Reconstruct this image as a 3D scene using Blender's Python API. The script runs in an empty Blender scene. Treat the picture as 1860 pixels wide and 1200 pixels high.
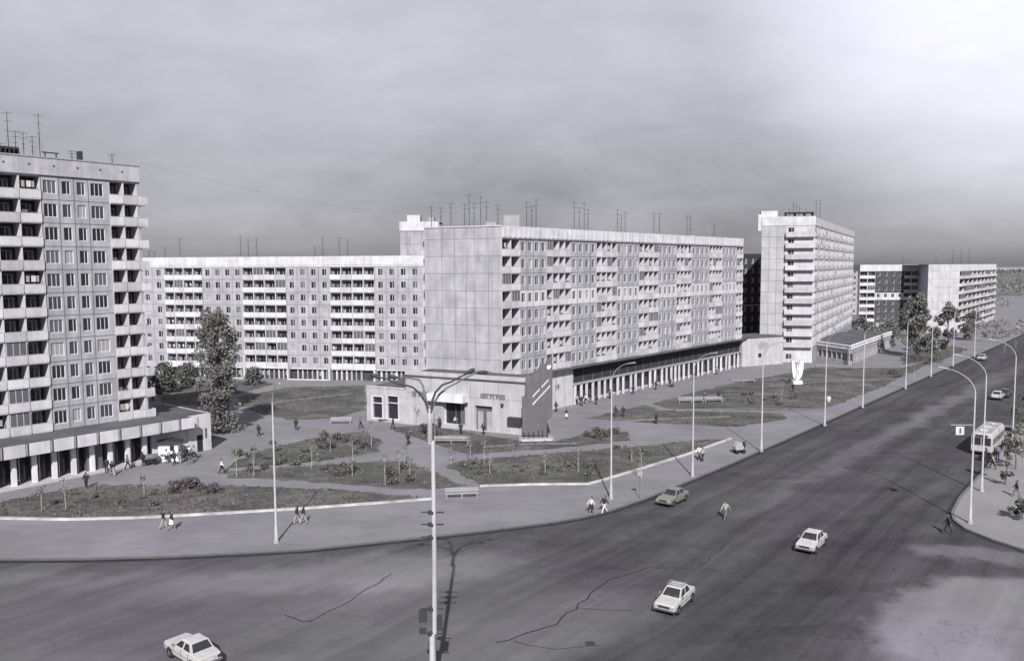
import bpy, bmesh, math, random
from mathutils import Vector, Matrix
from mathutils.geometry import tessellate_polygon
R_ = math.radians
S = bpy.context.scene
COL = S.collection
random.seed(7)

# ------------------------------------------------------------------ camera, world, sun, exposure
H = 25.0; FPX = 1450.0; PW, PH = 1860.0, 1200.0
PITCH = math.atan(116/1450.0); ROLL = 0.005
f0 = Vector((0, math.cos(PITCH), -math.sin(PITCH)))
u0 = Vector((0, math.sin(PITCH), math.cos(PITCH))); r0 = Vector((1, 0, 0))
CR = r0*math.cos(ROLL)-u0*math.sin(ROLL); CU = u0*math.cos(ROLL)+r0*math.sin(ROLL)
cam = bpy.data.cameras.new('camera'); co = bpy.data.objects.new('camera', cam); COL.objects.link(co)
m = Matrix.Identity(4)
for i in range(3):
    m[i][0] = CR[i]; m[i][1] = CU[i]; m[i][2] = -f0[i]
m[2][3] = H
co.matrix_world = m
cam.sensor_width = 36.0; cam.lens = 36.0*FPX/PW
cam.clip_start = 0.5; cam.clip_end = 30000
S.camera = co
S.render.resolution_x = 1024; S.render.resolution_y = 660

SUN_EL = 37.0
w = bpy.data.worlds.new('World'); S.world = w; w.use_nodes = True
nt = w.node_tree; nt.nodes.clear()
def wn(t, **k):
    n = nt.nodes.new(t)
    for a, b in k.items(): setattr(n, a, b)
    return n
def wmath(op, a, b=None, clamp=False):
    n = wn('ShaderNodeMath', operation=op); n.use_clamp = clamp
    for i, v in enumerate((a, b)):
        if v is None: continue
        if isinstance(v, (int, float)): n.inputs[i].default_value = v
        else: nt.links.new(v, n.inputs[i])
    return n.outputs[0]
out = wn('ShaderNodeOutputWorld'); bg = wn('ShaderNodeBackground')
sky = wn('ShaderNodeTexSky'); sky.sky_type = 'NISHITA'; sky.sun_disc = False
sky.sun_elevation = R_(SUN_EL); sky.sun_rotation = R_(180); sky.air_density = 1.0; sky.dust_density = 1.0
hs = wn('ShaderNodeHueSaturation'); hs.inputs['Saturation'].default_value = 0.12
nt.links.new(sky.outputs[0], hs.inputs['Color'])
tc = wn('ShaderNodeTexCoord'); sep = wn('ShaderNodeSeparateXYZ'); nt.links.new(tc.outputs['Generated'], sep.inputs[0])
# thin high overcast: brighter aloft, with streaky cloud and one bright break in it
mp = wn('ShaderNodeMapping'); mp.inputs['Scale'].default_value = (1.3, 1.3, 3.2)
nt.links.new(tc.outputs['Generated'], mp.inputs['Vector'])
nz = wn('ShaderNodeTexNoise'); nz.inputs['Scale'].default_value = 2.1; nz.inputs['Detail'].default_value = 6; nz.inputs['Roughness'].default_value = 0.5
nt.links.new(mp.outputs[0], nz.inputs['Vector'])
dv = wn('ShaderNodeVectorMath', operation='DOT_PRODUCT'); nt.links.new(tc.outputs['Generated'], dv.inputs[0])
dv.inputs[1].default_value = Vector((0.76, 1.0, 0.52)).normalized()
glow = wn('ShaderNodeMapRange'); glow.interpolation_type = 'SMOOTHSTEP'
nt.links.new(dv.outputs['Value'], glow.inputs[0]); glow.inputs[1].default_value = 0.905; glow.inputs[2].default_value = 0.998
glow.inputs[3].default_value = 0.0; glow.inputs[4].default_value = 1.0
dl = wn('ShaderNodeVectorMath', operation='DOT_PRODUCT'); nt.links.new(tc.outputs['Generated'], dl.inputs[0])
dl.inputs[1].default_value = Vector((-0.75, 1.0, 0.5)).normalized()
gl2 = wn('ShaderNodeMapRange'); gl2.interpolation_type = 'SMOOTHSTEP'
nt.links.new(dl.outputs['Value'], gl2.inputs[0]); gl2.inputs[1].default_value = 0.80; gl2.inputs[2].default_value = 1.0
gl2.inputs[3].default_value = 0.0; gl2.inputs[4].default_value = 0.08
elev = wn('ShaderNodeMapRange'); nt.links.new(sep.outputs['Z'], elev.inputs[0])
elev.inputs[1].default_value = 0.035; elev.inputs[2].default_value = 0.40; elev.inputs[3].default_value = 0.31; elev.inputs[4].default_value = 1.55
nz2 = wn('ShaderNodeTexNoise'); nz2.inputs['Scale'].default_value = 6.5; nz2.inputs['Detail'].default_value = 9; nz2.inputs['Roughness'].default_value = 0.62; nz2.inputs['Distortion'].default_value = .4
nt.links.new(mp.outputs[0], nz2.inputs['Vector'])
cl = wmath('ADD', wmath('MULTIPLY', wmath('SUBTRACT', nz.outputs['Fac'], 0.5), 0.38), wmath('MULTIPLY', wmath('SUBTRACT', nz2.outputs['Fac'], 0.5), 0.34))
hz = wn('ShaderNodeMapRange'); hz.interpolation_type = 'SMOOTHSTEP'; nt.links.new(sep.outputs['Z'], hz.inputs[0])
hz.inputs[1].default_value = -0.01; hz.inputs[2].default_value = 0.15; hz.inputs[3].default_value = 0.28; hz.inputs[4].default_value = 0.0
K0 = wmath('ADD', wmath('ADD', elev.outputs[0], glow.outputs[0]), wmath('ADD', cl, gl2.outputs[0]))
bk = wn('ShaderNodeMapRange'); bk.interpolation_type = 'SMOOTHSTEP'; nt.links.new(sep.outputs['Y'], bk.inputs[0])   # sky on the sun's side, out of view, dimmed to deepen the shadows
bk.inputs[1].default_value = -0.35; bk.inputs[2].default_value = 0.45; bk.inputs[3].default_value = 0.38; bk.inputs[4].default_value = 1.0
K = wmath('MULTIPLY', wmath('ADD', K0, hz.outputs[0]), bk.outputs[0])
sc = wn('ShaderNodeVectorMath', operation='SCALE'); nt.links.new(hs.outputs[0], sc.inputs[0]); nt.links.new(K, sc.inputs['Scale'])
tint = wn('ShaderNodeVectorMath', operation='MULTIPLY'); nt.links.new(sc.outputs[0], tint.inputs[0]); tint.inputs[1].default_value = (0.97, 0.955, 1.04)
nt.links.new(tint.outputs[0], bg.inputs['Color']); bg.inputs['Strength'].default_value = 0.10
nt.links.new(bg.outputs[0], out.inputs['Surface'])
sl = bpy.data.lights.new('sun', 'SUN'); sl.energy = 5.0; sl.angle = R_(0.6); sl.color = (1.0, 0.985, 0.965)
so = bpy.data.objects.new('sun', sl); COL.objects.link(so); so.rotation_euler = (R_(90-SUN_EL), 0, R_(1.0))
S.view_settings.view_transform = 'Standard'; S.view_settings.look = 'None'; S.view_settings.exposure = 0.0; S.view_settings.gamma = 1.0

# ------------------------------------------------------------------ survey helpers (photograph to ground plan)
def ray(px, py):
    return (CR*(px-930)/FPX + CU*(600-py)/FPX + f0)
def G(px, py, z=0.0):
    d = ray(px, py); t = (z-H)/d.z
    return Vector((d.x*t, d.y*t, z))
def PD(px, d, py=560):
    r = ray(px, py); return Vector((r.x*d, r.y*d, 0.0))
def onplane(O, e, px, py):
    d = ray(px, py); n = Vector((-e.y, e.x, 0))
    t = (Vector((O.x, O.y, 0))-Vector((0, 0, 0))).dot(n)/d.dot(n)
    p = d*t; return (p-O).xy.dot(e.xy), H+d.z*t
def aon(O, e, px): return onplane(O, e, px, 600)[0]

# ------------------------------------------------------------------ materials
def mat(name, col, rough=0.85, noise=0.0, nscale=1.0, metal=0.0, bump=0.0, tone=False, streak=0.0, fine=0.0, spec=0.3):
    M = bpy.data.materials.new(name); M.use_nodes = True; t = M.node_tree; b = t.nodes['Principled BSDF']
    b.inputs['Roughness'].default_value = rough; b.inputs['Metallic'].default_value = metal
    b.inputs['Specular IOR Level'].default_value = spec
    geo = t.nodes.new('ShaderNodeNewGeometry')
    base = t.nodes.new('ShaderNodeRGB'); base.outputs[0].default_value = (*col, 1); cur = base.outputs[0]
    def mulby(cur, fac, lo, hi, a=0.3, c=0.7):
        r = t.nodes.new('ShaderNodeMapRange'); t.links.new(fac, r.inputs[0])
        r.inputs[1].default_value = a; r.inputs[2].default_value = c; r.inputs[3].default_value = lo; r.inputs[4].default_value = hi
        v = t.nodes.new('ShaderNodeVectorMath'); v.operation = 'SCALE'; t.links.new(cur, v.inputs[0]); t.links.new(r.outputs[0], v.inputs['Scale'])
        return v.outputs[0]
    def ntex(scale, detail=5, sc3=None, rough=.6):
        n = t.nodes.new('ShaderNodeTexNoise'); n.inputs['Scale'].default_value = scale; n.inputs['Detail'].default_value = detail; n.inputs['Roughness'].default_value = rough
        src = geo.outputs['Position']
        if sc3:
            mm = t.nodes.new('ShaderNodeMapping'); mm.inputs['Scale'].default_value = sc3; t.links.new(src, mm.inputs[0]); src = mm.outputs[0]
        t.links.new(src, n.inputs['Vector']); return n.outputs['Fac']
    if tone:
        vc = t.nodes.new('ShaderNodeVertexColor'); vc.layer_name = 'tone'
        v = t.nodes.new('ShaderNodeVectorMath'); v.operation = 'MULTIPLY'; t.links.new(cur, v.inputs[0]); t.links.new(vc.outputs[0], v.inputs[1]); cur = v.outputs[0]
    if noise: cur = mulby(cur, ntex(nscale), 1-noise, 1+noise)
    if fine: cur = mulby(cur, ntex(nscale*14, 3), 1-fine, 1+fine)
    if streak: cur = mulby(cur, ntex(1.0, 4, (1.3, 1.3, 0.12)), 1-streak, 1+streak)
    t.links.new(cur, b.inputs['Base Color'])
    if bump:
        bp = t.nodes.new('ShaderNodeBump'); bp.inputs['Strength'].default_value = bump; bp.inputs['Distance'].default_value = 0.05
        t.links.new(ntex(nscale*10, 4), bp.inputs['Height']); t.links.new(bp.outputs[0], b.inputs['Normal'])
    return M
MT = {}
MT['panel'] = mat('panel_concrete', (.405, .398, .438), noise=.18, nscale=.45, tone=True, streak=.14, fine=.06)
MT['white'] = mat('white_paint', (.59, .58, .615), noise=.13, nscale=.5, tone=True, streak=.12, fine=.04)
MT['seam'] = mat('seam_mortar', (.13, .128, .145), noise=.1)
MT['recess'] = mat('loggia_plaster_shade', (.24, .235, .25), noise=.15, nscale=.8, tone=True)  # plaster colour lowered to paint shade into the loggias
MT['roof'] = mat('roofing_felt', (.105, .105, .115), noise=.3, nscale=.3, fine=.15)
MT['frame'] = mat('window_frame_paint', (.62, .62, .64), rough=.6)
MT['glass'] = mat('window_glass_dark', (.03, .03, .036), rough=.12, spec=.5)
MT['glass2'] = mat('window_glass_grey', (.13, .13, .145), rough=.2, spec=.5)
MT['glass3'] = mat('window_net_curtain', (.34, .335, .35), rough=.7)
MT['glass4'] = mat('window_glass_dim', (.065, .065, .075), rough=.15, spec=.5)
MT['dark'] = mat('dark_steel', (.05, .05, .055), rough=.6)
MT['pole'] = mat('pole_paint', (.42, .417, .43), rough=.5, noise=.1, nscale=2, streak=.08)
MT['poledark'] = mat('pole_dull_paint', (.16, .16, .17), rough=.5)
MT['concrete'] = mat('plain_concrete', (.36, .355, .37), noise=.15, nscale=.8, fine=.1)
MT['kerbw'] = mat('whitewashed_kerb', (.50, .49, .50), noise=.4, nscale=.5, fine=.1)
MT['gutter'] = mat('gutter_wet_and_shade', (.035, .034, .038), noise=.35, nscale=.5)  # wet gutter with kerb shade painted in; the cracks share it
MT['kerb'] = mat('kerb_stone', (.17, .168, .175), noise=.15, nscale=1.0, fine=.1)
MT['leaf'] = mat('leaves_dark', (.14, .142, .132), rough=.8, tone=True)
MT['leafr'] = mat('leaves_russet', (.135, .115, .12), rough=.8, tone=True)
MT['leafm'] = mat('leaves_grey', (.19, .19, .18), rough=.8, tone=True)
MT['leafp'] = mat('leaves_pale', (.21, .21, .19), rough=.8, tone=True)
MT['bark'] = mat('bark', (.14, .13, .125), noise=.25, nscale=3)
MT['barkw'] = mat('whitewashed_bark', (.38, .375, .36), noise=.2, nscale=3)
MT['darkwall'] = mat('dark_wall_and_shade', (.05, .05, .055), noise=.25, nscale=.8, tone=True)  # dark panels and glazing; on the gap block it paints in shade
MT['stele'] = mat('stele_paint', (.135, .125, .133), rough=.6, noise=.12, nscale=.8, streak=.1)
MT['skin'] = mat('skin', (.34, .285, .27), rough=.6)
MT['hair'] = mat('hair', (.03, .026, .024), rough=.7)
for k, c in dict(cdark=(.035, .035, .042), cblue=(.06, .06, .085), cgrey=(.16, .16, .17), cwhite=(.66, .655, .66), cpale=(.38, .37, .36), cbrown=(.09, .07, .065)).items():
    MT[k] = mat('cloth_'+k[1:], c, rough=.9, noise=.12, nscale=6)
MT['rubber'] = mat('tyre_rubber', (.02, .02, .021), rough=.9)
MT['chrome'] = mat('bright_metal', (.6, .6, .62), rough=.25, metal=.9)
MT['paintw'] = mat('car_paint_white', (.52, .515, .51), rough=.32, noise=.12, nscale=1.2, spec=.5)
MT['paintg'] = mat('car_paint_beige', (.22, .22, .205), rough=.3, noise=.05, nscale=2, spec=.5)
MT['paintd'] = mat('car_paint_dark', (.06, .06, .068), rough=.3, spec=.5)
MT['carglass'] = mat('car_glass', (.035, .035, .04), rough=.08, spec=.9)
MT['lampglass'] = mat('lamp_lens', (.36, .36, .38), rough=.25)
MT['redlens'] = mat('tail_lens', (.12, .03, .03), rough=.3)

def ground_mat(name, kind):
    M = bpy.data.materials.new(name); M.use_nodes = True; t = M.node_tree; b = t.nodes['Principled BSDF']; L = t.links
    b.inputs['Roughness'].default_value = .92; b.inputs['Specular IOR Level'].default_value = .15
    geo = t.nodes.new('ShaderNodeNewGeometry')
    def noise(scale, detail=5, rot=0, sc3=(1, 1, 1), rough=.6):
        mm = t.nodes.new('ShaderNodeMapping'); mm.inputs['Scale'].default_value = sc3; mm.inputs['Rotation'].default_value = (0, 0, rot)
        L.new(geo.outputs['Position'], mm.inputs[0])
        n = t.nodes.new('ShaderNodeTexNoise'); n.inputs['Scale'].default_value = scale; n.inputs['Detail'].default_value = detail; n.inputs['Roughness'].default_value = rough
        L.new(mm.outputs[0], n.inputs['Vector']); return n.outputs['Fac']
    def mr(x, a, c, lo, hi, smooth=False):
        r = t.nodes.new('ShaderNodeMapRange'); L.new(x, r.inputs[0])
        if smooth: r.interpolation_type = 'SMOOTHSTEP'
        r.inputs[1].default_value = a; r.inputs[2].default_value = c; r.inputs[3].default_value = lo; r.inputs[4].default_value = hi
        return r.outputs[0]
    def mth(op, a, c=None):
        n = t.nodes.new('ShaderNodeMath'); n.operation = op
        for i, v in enumerate((a, c)):
            if v is None: continue
            if isinstance(v, (int, float)): n.inputs[i].default_value = v
            else: L.new(v, n.inputs[i])
        return n.outputs[0]
    def dot(vx, vy):
        n = t.nodes.new('ShaderNodeVectorMath'); n.operation = 'DOT_PRODUCT'; L.new(geo.outputs['Position'], n.inputs[0]); n.inputs[1].default_value = (vx, vy, 0); return n.outputs['Value']
    def bumpf(x, lo, hi, soft):   # 1 inside lo..hi
        a = mr(x, lo-soft, lo+soft, 0, 1, True); c = mr(x, hi-soft, hi+soft, 1, 0, True); return mth('MULTIPLY', a, c)
    if kind == 'road':
        rn = R_(40)
        # across = distance to the right of the building line, along = along the avenue
        ac = dot(math.cos(rn), -math.sin(rn)); al = dot(math.sin(rn), math.cos(rn))
        wob = mth('MULTIPLY', mth('SUBTRACT', noise(.03, 3), .5), 5.0); ac = mth('ADD', ac, wob)
        v = mr(noise(.05, 5), .3, .7, .92, 1.1)
        def along(sa, sc_, detail=5):
            cx = t.nodes.new('ShaderNodeCombineXYZ'); L.new(mth('MULTIPLY', al, sa), cx.inputs[0]); L.new(mth('MULTIPLY', ac, sc_), cx.inputs[1])
            n = t.nodes.new('ShaderNodeTexNoise'); n.inputs['Scale'].default_value = 1.0; n.inputs['Detail'].default_value = detail; L.new(cx.outputs[0], n.inputs['Vector']); return n.outputs['Fac']
        v = mth('MULTIPLY', v, mr(along(.012, .45), .35, .65, .80, 1.22))
        v = mth('MULTIPLY', v, mr(noise(5, 4), .3, .7, .88, 1.12)); v = mth('MULTIPLY', v, mr(noise(22, 2), .3, .7, .88, 1.12))
        v = mth('MULTIPLY', v, mr(noise(.35, 6, 0, (1, 1, 1), .75), .35, .65, .86, 1.12))
        v = mth('MULTIPLY', v, mr(along(.04, 1.6), .35, .65, .90, 1.10))
        v = mth('MULTIPLY', v, mr(noise(.11, 2, R_(8), (.5, 1.6, 1)), .52, .56, 1.0, .87))
        # worn and dusty areas of the carriageway
        def ell(a, c, wd, inner, amt):
            nonlocal v
            A_, B_ = G(*a), G(*c); cen = (A_+B_)/2; d = B_-A_; an = math.atan2(d.y, d.x)
            sb_ = t.nodes.new('ShaderNodeVectorMath'); sb_.operation = 'SUBTRACT'; L.new(geo.outputs['Position'], sb_.inputs[0]); sb_.inputs[1].default_value = cen
            ad = t.nodes.new('ShaderNodeVectorMath'); ad.operation = 'ADD'; L.new(sb_.outputs[0], ad.inputs[0]); L.new(wv0, ad.inputs[1])
            ro = t.nodes.new('ShaderNodeVectorRotate'); ro.rotation_type = 'Z_AXIS'; ro.inputs['Angle'].default_value = -an; L.new(ad.outputs[0], ro.inputs['Vector'])
            sc_ = t.nodes.new('ShaderNodeVectorMath'); sc_.operation = 'MULTIPLY'; L.new(ro.outputs[0], sc_.inputs[0]); sc_.inputs[1].default_value = (2/d.length, 2/wd, 0)
            ln = t.nodes.new('ShaderNodeVectorMath'); ln.operation = 'LENGTH'; L.new(sc_.outputs[0], ln.inputs[0])
            v = mth('ADD', v, mr(ln.outputs['Value'], inner, 1.25, amt, 0, True))
        n0 = t.nodes.new('ShaderNodeTexNoise'); n0.inputs['Scale'].default_value = .12; n0.inputs['Detail'].default_value = 9; n0.inputs['Roughness'].default_value = .7; L.new(geo.outputs['Position'], n0.inputs['Vector'])
        c0_ = t.nodes.new('ShaderNodeVectorMath'); c0_.operation = 'SUBTRACT'; L.new(n0.outputs['Color'], c0_.inputs[0]); c0_.inputs[1].default_value = (.5, .5, .5)
        w0_ = t.nodes.new('ShaderNodeVectorMath'); w0_.operation = 'SCALE'; w0_.inputs['Scale'].default_value = 9.0; L.new(c0_.outputs[0], w0_.inputs[0]); wv0 = w0_.outputs[0]
        ell((1240, 985), (1880, 650), 4.6, .1, .95)
        ell((1130, 1010), (1600, 800), 9.0, .1, .18)
        ell((250, 1075), (1010, 1010), 8.0, .45, .95)
        ell((-700, 1150), (1150, 1120), 30.0, .55, .62)
        ell((560, 1110), (800, 1040), 7.0, .4, .45)
        ell((-300, 1062), (500, 1045), 3.4, .2, .35)
        ell((1690, 1215), (2010, 1085), 15.0, .93, 1.75)
        ell((1540, 1290), (1780, 1120), 8.0, .5, .7)
        ell((1600, 985), (1930, 1025), 4.2, .45, 1.1)
        ell((1640, 930), (1760, 850), 3.0, .2, .35)
        ell((700, 1230), (1180, 1075), 12.0, .4, .42)
        ell((-100, 1210), (260, 1190), 5.0, .1, .35)
        ell((1200, 1260), (1650, 900), 12.0, .2, -.2)
        ell((1250, 935), (1760, 700), 5.0, .2, -.14)
        # cracks
        vo = t.nodes.new('ShaderNodeTexVoronoi'); vo.feature = 'DISTANCE_TO_EDGE'; vo.inputs['Scale'].default_value = .07
        wv = t.nodes.new('ShaderNodeVectorMath'); wv.operation = 'ADD'; L.new(geo.outputs['Position'], wv.inputs[0])
        nn = t.nodes.new('ShaderNodeTexNoise'); nn.inputs['Scale'].default_value = .35; nn.inputs['Detail'].default_value = 5; L.new(geo.outputs['Position'], nn.inputs['Vector'])
        sc2 = t.nodes.new('ShaderNodeVectorMath'); sc2.operation = 'SCALE'; sc2.inputs['Scale'].default_value = 6; L.new(nn.outputs['Color'], sc2.inputs[0]); L.new(sc2.outputs[0], wv.inputs[1])
        L.new(wv.outputs[0], vo.inputs['Vector'])
        crack = mr(vo.outputs['Distance'], 0.001, .006, .78, 1.0)
        gate = mr(noise(.02, 2), .5, .7, 1, 0); crack = mth('MAXIMUM', crack, gate)
        v = mth('MULTIPLY', v, crack); base = (.080, .079, .082)
    elif kind == 'pave':
        v = mr(noise(.12, 5), .3, .7, .85, 1.15)
        v = mth('MULTIPLY', v, mr(noise(.9, 5, 0, (.25, 1, 1)), .3, .7, .92, 1.08)); v = mth('MULTIPLY', v, mr(noise(6, 4), .3, .7, .93, 1.07)); base = (.228, .226, .238)
    elif kind == 'pave2':
        v = mr(noise(.15, 5), .3, .7, .9, 1.1)
        v = mth('MULTIPLY', v, mr(noise(6, 4), .3, .7, .93, 1.07)); base = (.27, .265, .27)
    elif kind == 'earth':
        v = mr(noise(.006, 6), .3, .7, .7, 1.3); v = mth('MULTIPLY', v, mr(noise(.05, 6), .3, .7, .8, 1.2)); base = (.17, .17, .168)
    elif kind == 'field':
        v = mr(noise(.02, 6, 0, (1, .2, 1)), .3, .7, .8, 1.2); base = (.38, .38, .37)
    else:
        v = mr(noise(.16, 7, 0, (1, 1, 1), .7), .35, .65, .68, 1.55); v = mth('MULTIPLY', v, mr(noise(1.2, 6, 0, (.3, 1, 1)), .3, .7, .7, 1.3)); v = mth('MULTIPLY', v, mr(noise(7, 3), .3, .7, .8, 1.2)); base = (.100, .100, .097)
    col = t.nodes.new('ShaderNodeVectorMath'); col.operation = 'SCALE'; L.new(v, col.inputs['Scale'])
    if kind in ('grass', 'pave', 'road'):
        mx = t.nodes.new('ShaderNodeMix'); mx.data_type = 'RGBA'
        c2 = {'grass': (.120, .108, .112), 'pave': (.232, .222, .257), 'road': (.076, .071, .084)}[kind]
        mx.inputs[6].default_value = (*base, 1); mx.inputs[7].default_value = (*c2, 1)
        L.new(mr(noise(.045, 3), .46, .6, 0, 1), mx.inputs[0]); L.new(mx.outputs[2], col.inputs[0])
    else: col.inputs[0].default_value = base
    L.new(col.outputs[0], b.inputs['Base Color'])
    bp = t.nodes.new('ShaderNodeBump'); bp.inputs['Strength'].default_value = .25 if kind != 'grass' else .8; bp.inputs['Distance'].default_value = .05
    L.new(noise(8 if kind != 'grass' else 4, 4), bp.inputs['Height']); L.new(bp.outputs[0], b.inputs['Normal'])
    return M
lsp = G(1500, 845); rn = R_(40); LS = lsp.x*math.cos(rn)-lsp.y*math.sin(rn)
MT['road'] = ground_mat('asphalt_worn', 'road'); MT['pave'] = ground_mat('pavement_asphalt', 'pave'); MT['pave2'] = ground_mat('pavement_concrete', 'pave2')
MT['earth'] = ground_mat('earth', 'earth'); MT['grass'] = ground_mat('lawn_turf', 'grass'); MT['field'] = ground_mat('field_stubble', 'field')

# ------------------------------------------------------------------ mesh helpers
def setp(o, label=None, cat=None, group=None, kind=None):
    if label: o['label'] = label
    if cat: o['category'] = cat
    if group: o['group'] = group
    if kind: o['kind'] = kind
    return o
class MB:
    def __init__(s): s.v = []; s.f = []; s.m = []; s.t = []; s.mats = []
    def mi(s, k):
        if k not in s.mats: s.mats.append(k)
        return s.mats.index(k)
    def face(s, pts, k, tone=1.0):
        i = len(s.v); s.v.extend([tuple(p) for p in pts]); s.f.append(tuple(range(i, i+len(pts)))); s.m.append(s.mi(k)); s.t.append(tone)
    def hexa(s, p, k, tone=1.0, skip=()):   # p: 8 points, bottom 4 ccw then top 4
        i = len(s.v); s.v.extend([tuple(q) for q in p])
        for n, q in enumerate(((0, 3, 2, 1), (4, 5, 6, 7), (0, 1, 5, 4), (1, 2, 6, 5), (2, 3, 7, 6), (3, 0, 4, 7))):
            if n in skip: continue
            s.f.append(tuple(i+j for j in q)); s.m.append(s.mi(k)); s.t.append(tone)
    def box(s, x0, x1, y0, y1, z0, z1, k, M=None, tone=1.0, skip=()):
        p = [Vector(q) for q in ((x0, y0, z0), (x1, y0, z0), (x1, y1, z0), (x0, y1, z0), (x0, y0, z1), (x1, y0, z1), (x1, y1, z1), (x0, y1, z1))]
        if M is not None: p = [M @ q for q in p]
        s.hexa(p, k, tone, skip)
    def tube(s, pts, rad, k, n=8, cap=True, tone=1.0):
        pts = [Vector(p) for p in pts]; rings = []
        if not hasattr(rad, '__len__'): rad = [rad]*len(pts)
        for i, p in enumerate(pts):
            d = (pts[min(i+1, len(pts)-1)]-pts[max(i-1, 0)]).normalized()
            a = d.cross(Vector((0, 1, 0)) if abs(d.y) < .9 else Vector((1, 0, 0))).normalized(); b = d.cross(a)
            base = len(s.v)
            for j in range(n):
                t = 2*math.pi*j/n; s.v.append(tuple(p+(a*math.cos(t)+b*math.sin(t))*rad[i]))
            rings.append(base)
        for r in range(len(rings)-1):
            for j in range(n):
                s.f.append((rings[r]+j, rings[r]+(j+1) % n, rings[r+1]+(j+1) % n, rings[r+1]+j)); s.m.append(s.mi(k)); s.t.append(tone)
        if cap:
            for r in (rings[0], rings[-1]):
                s.f.append(tuple(r+j for j in range(n))); s.m.append(s.mi(k)); s.t.append(tone)
    def prism(s, poly, y0, y1, k, M=None, tone=1.0):   # polygon in xz extruded along y
        n = len(poly); M = M or Matrix.Identity(4)
        a = [M @ Vector((p[0], y0, p[1])) for p in poly]; b = [M @ Vector((p[0], y1, p[1])) for p in poly]
        tr = tessellate_polygon([[Vector((p[0], p[1], 0)) for p in poly]])
        for t in tr: s.face([a[i] for i in t], k, tone); s.face([b[i] for i in t], k, tone)
        for i in range(n):
            j = (i+1) % n; s.face([a[i], a[j], b[j], b[i]], k, tone)
    def mesh(s, name, off=(0, 0, 0), smooth=False):
        me = bpy.data.meshes.new(name); ox, oy, oz = off
        me.from_pydata([(v[0]-ox, v[1]-oy, v[2]-oz) for v in s.v], [], s.f)
        for k in s.mats: me.materials.append(MT[k])
        me.polygons.foreach_set('material_index', s.m)
        if smooth: me.polygons.foreach_set('use_smooth', [True]*len(s.f))
        ca = me.color_attributes.new('tone', 'BYTE_COLOR', 'CORNER'); arr = []
        for f, t in zip(s.f, s.t):
            g = max(0.0, min(1.0, t/1.5)); arr.extend([g, g, g, 1.0]*len(f))
        ca.data.foreach_set('color', arr); me.update()
        return me
    def build(s, name, parent=None, off=None, smooth=False):
        if not s.f: return None
        if off is None: off = tuple(parent.location) if parent else (0, 0, 0)
        o = bpy.data.objects.new(name, s.mesh(name, off, smooth)); COL.objects.link(o)
        if parent: o.parent = parent
        else: o.location = off
        return o
# tone is stored /1.5, so the panel colours are pre-multiplied here
for k in ('panel', 'white', 'recess', 'leafm', 'leaf', 'leafr', 'leafp', 'darkwall'):
    n = [x for x in MT[k].node_tree.nodes if x.type == 'RGB'][0]; c = n.outputs[0].default_value; n.outputs[0].default_value = (c[0]*1.5, c[1]*1.5, c[2]*1.5, 1)
def empty(name, loc, label=None, cat=None, group=None, rz=0):
    o = bpy.data.objects.new(name, None); COL.objects.link(o); o.location = loc; o.rotation_euler = (0, 0, rz); o.empty_display_size = .3
    return setp(o, label, cat, group)
def child(name, me, parent, M=None):
    o = bpy.data.objects.new(name, me); COL.objects.link(o); o.parent = parent
    if M is not None: o.matrix_basis = M
    return o
def copy_tree(o, parent=None):
    c = o.copy(); COL.objects.link(c)
    if parent: c.parent = parent
    for ch in list(o.children): copy_tree(ch, c)
    return c
ORD = ['first', 'second', 'third', 'fourth', 'fifth', 'sixth', 'seventh', 'eighth', 'ninth', 'tenth', 'eleventh', 'twelfth', 'thirteenth', 'fourteenth', 'fifteenth', 'sixteenth', 'seventeenth', 'eighteenth', 'nineteenth', 'twentieth']

# ------------------------------------------------------------------ ground, roads, pavements, lawns
def sheet(name, poly, z, k, side=0.0, jitter=0.0, kind='structure'):
    pts = [Vector((p[0], p[1])) for p in poly]
    if jitter:
        q = []
        for i, p in enumerate(pts):
            n = pts[(i+1) % len(pts)]; L = (n-p).length; st = max(1, int(L/1.2))
            for j in range(st):
                t = j/st; e = (n-p)/max(L, .01); w_ = random.uniform(-jitter, jitter) if j else 0
                q.append(p+(n-p)*t+Vector((-e.y, e.x))*w_)
        pts = q
    mb = MB()
    v = [Vector((p.x, p.y, z)) for p in pts]
    mb.v = [tuple(p) for p in v]
    for t in tessellate_polygon([v]): mb.f.append(tuple(t)); mb.m.append(mb.mi(k)); mb.t.append(1.0)
    if side:
        for i in range(len(v)):
            a, b = v[i], v[(i+1) % len(v)]; mb.face([a, b, b-Vector((0, 0, side)), a-Vector((0, 0, side))], k)
    o = mb.build(name)
    bm = bmesh.new(); bm.from_mesh(o.data); bmesh.ops.recalc_face_normals(bm, faces=bm.faces); bm.to_mesh(o.data); bm.free()
    for p in o.data.polygons:
        pass
    if kind: o['kind'] = kind
    return o
def gp(pts, z=0.0): return [G(x, y, z) for x, y in pts]
sheet('ground', [(-9000, -200), (12000, -200), (12000, 14000), (-9000, 14000)], -0.03, 'earth')

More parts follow.
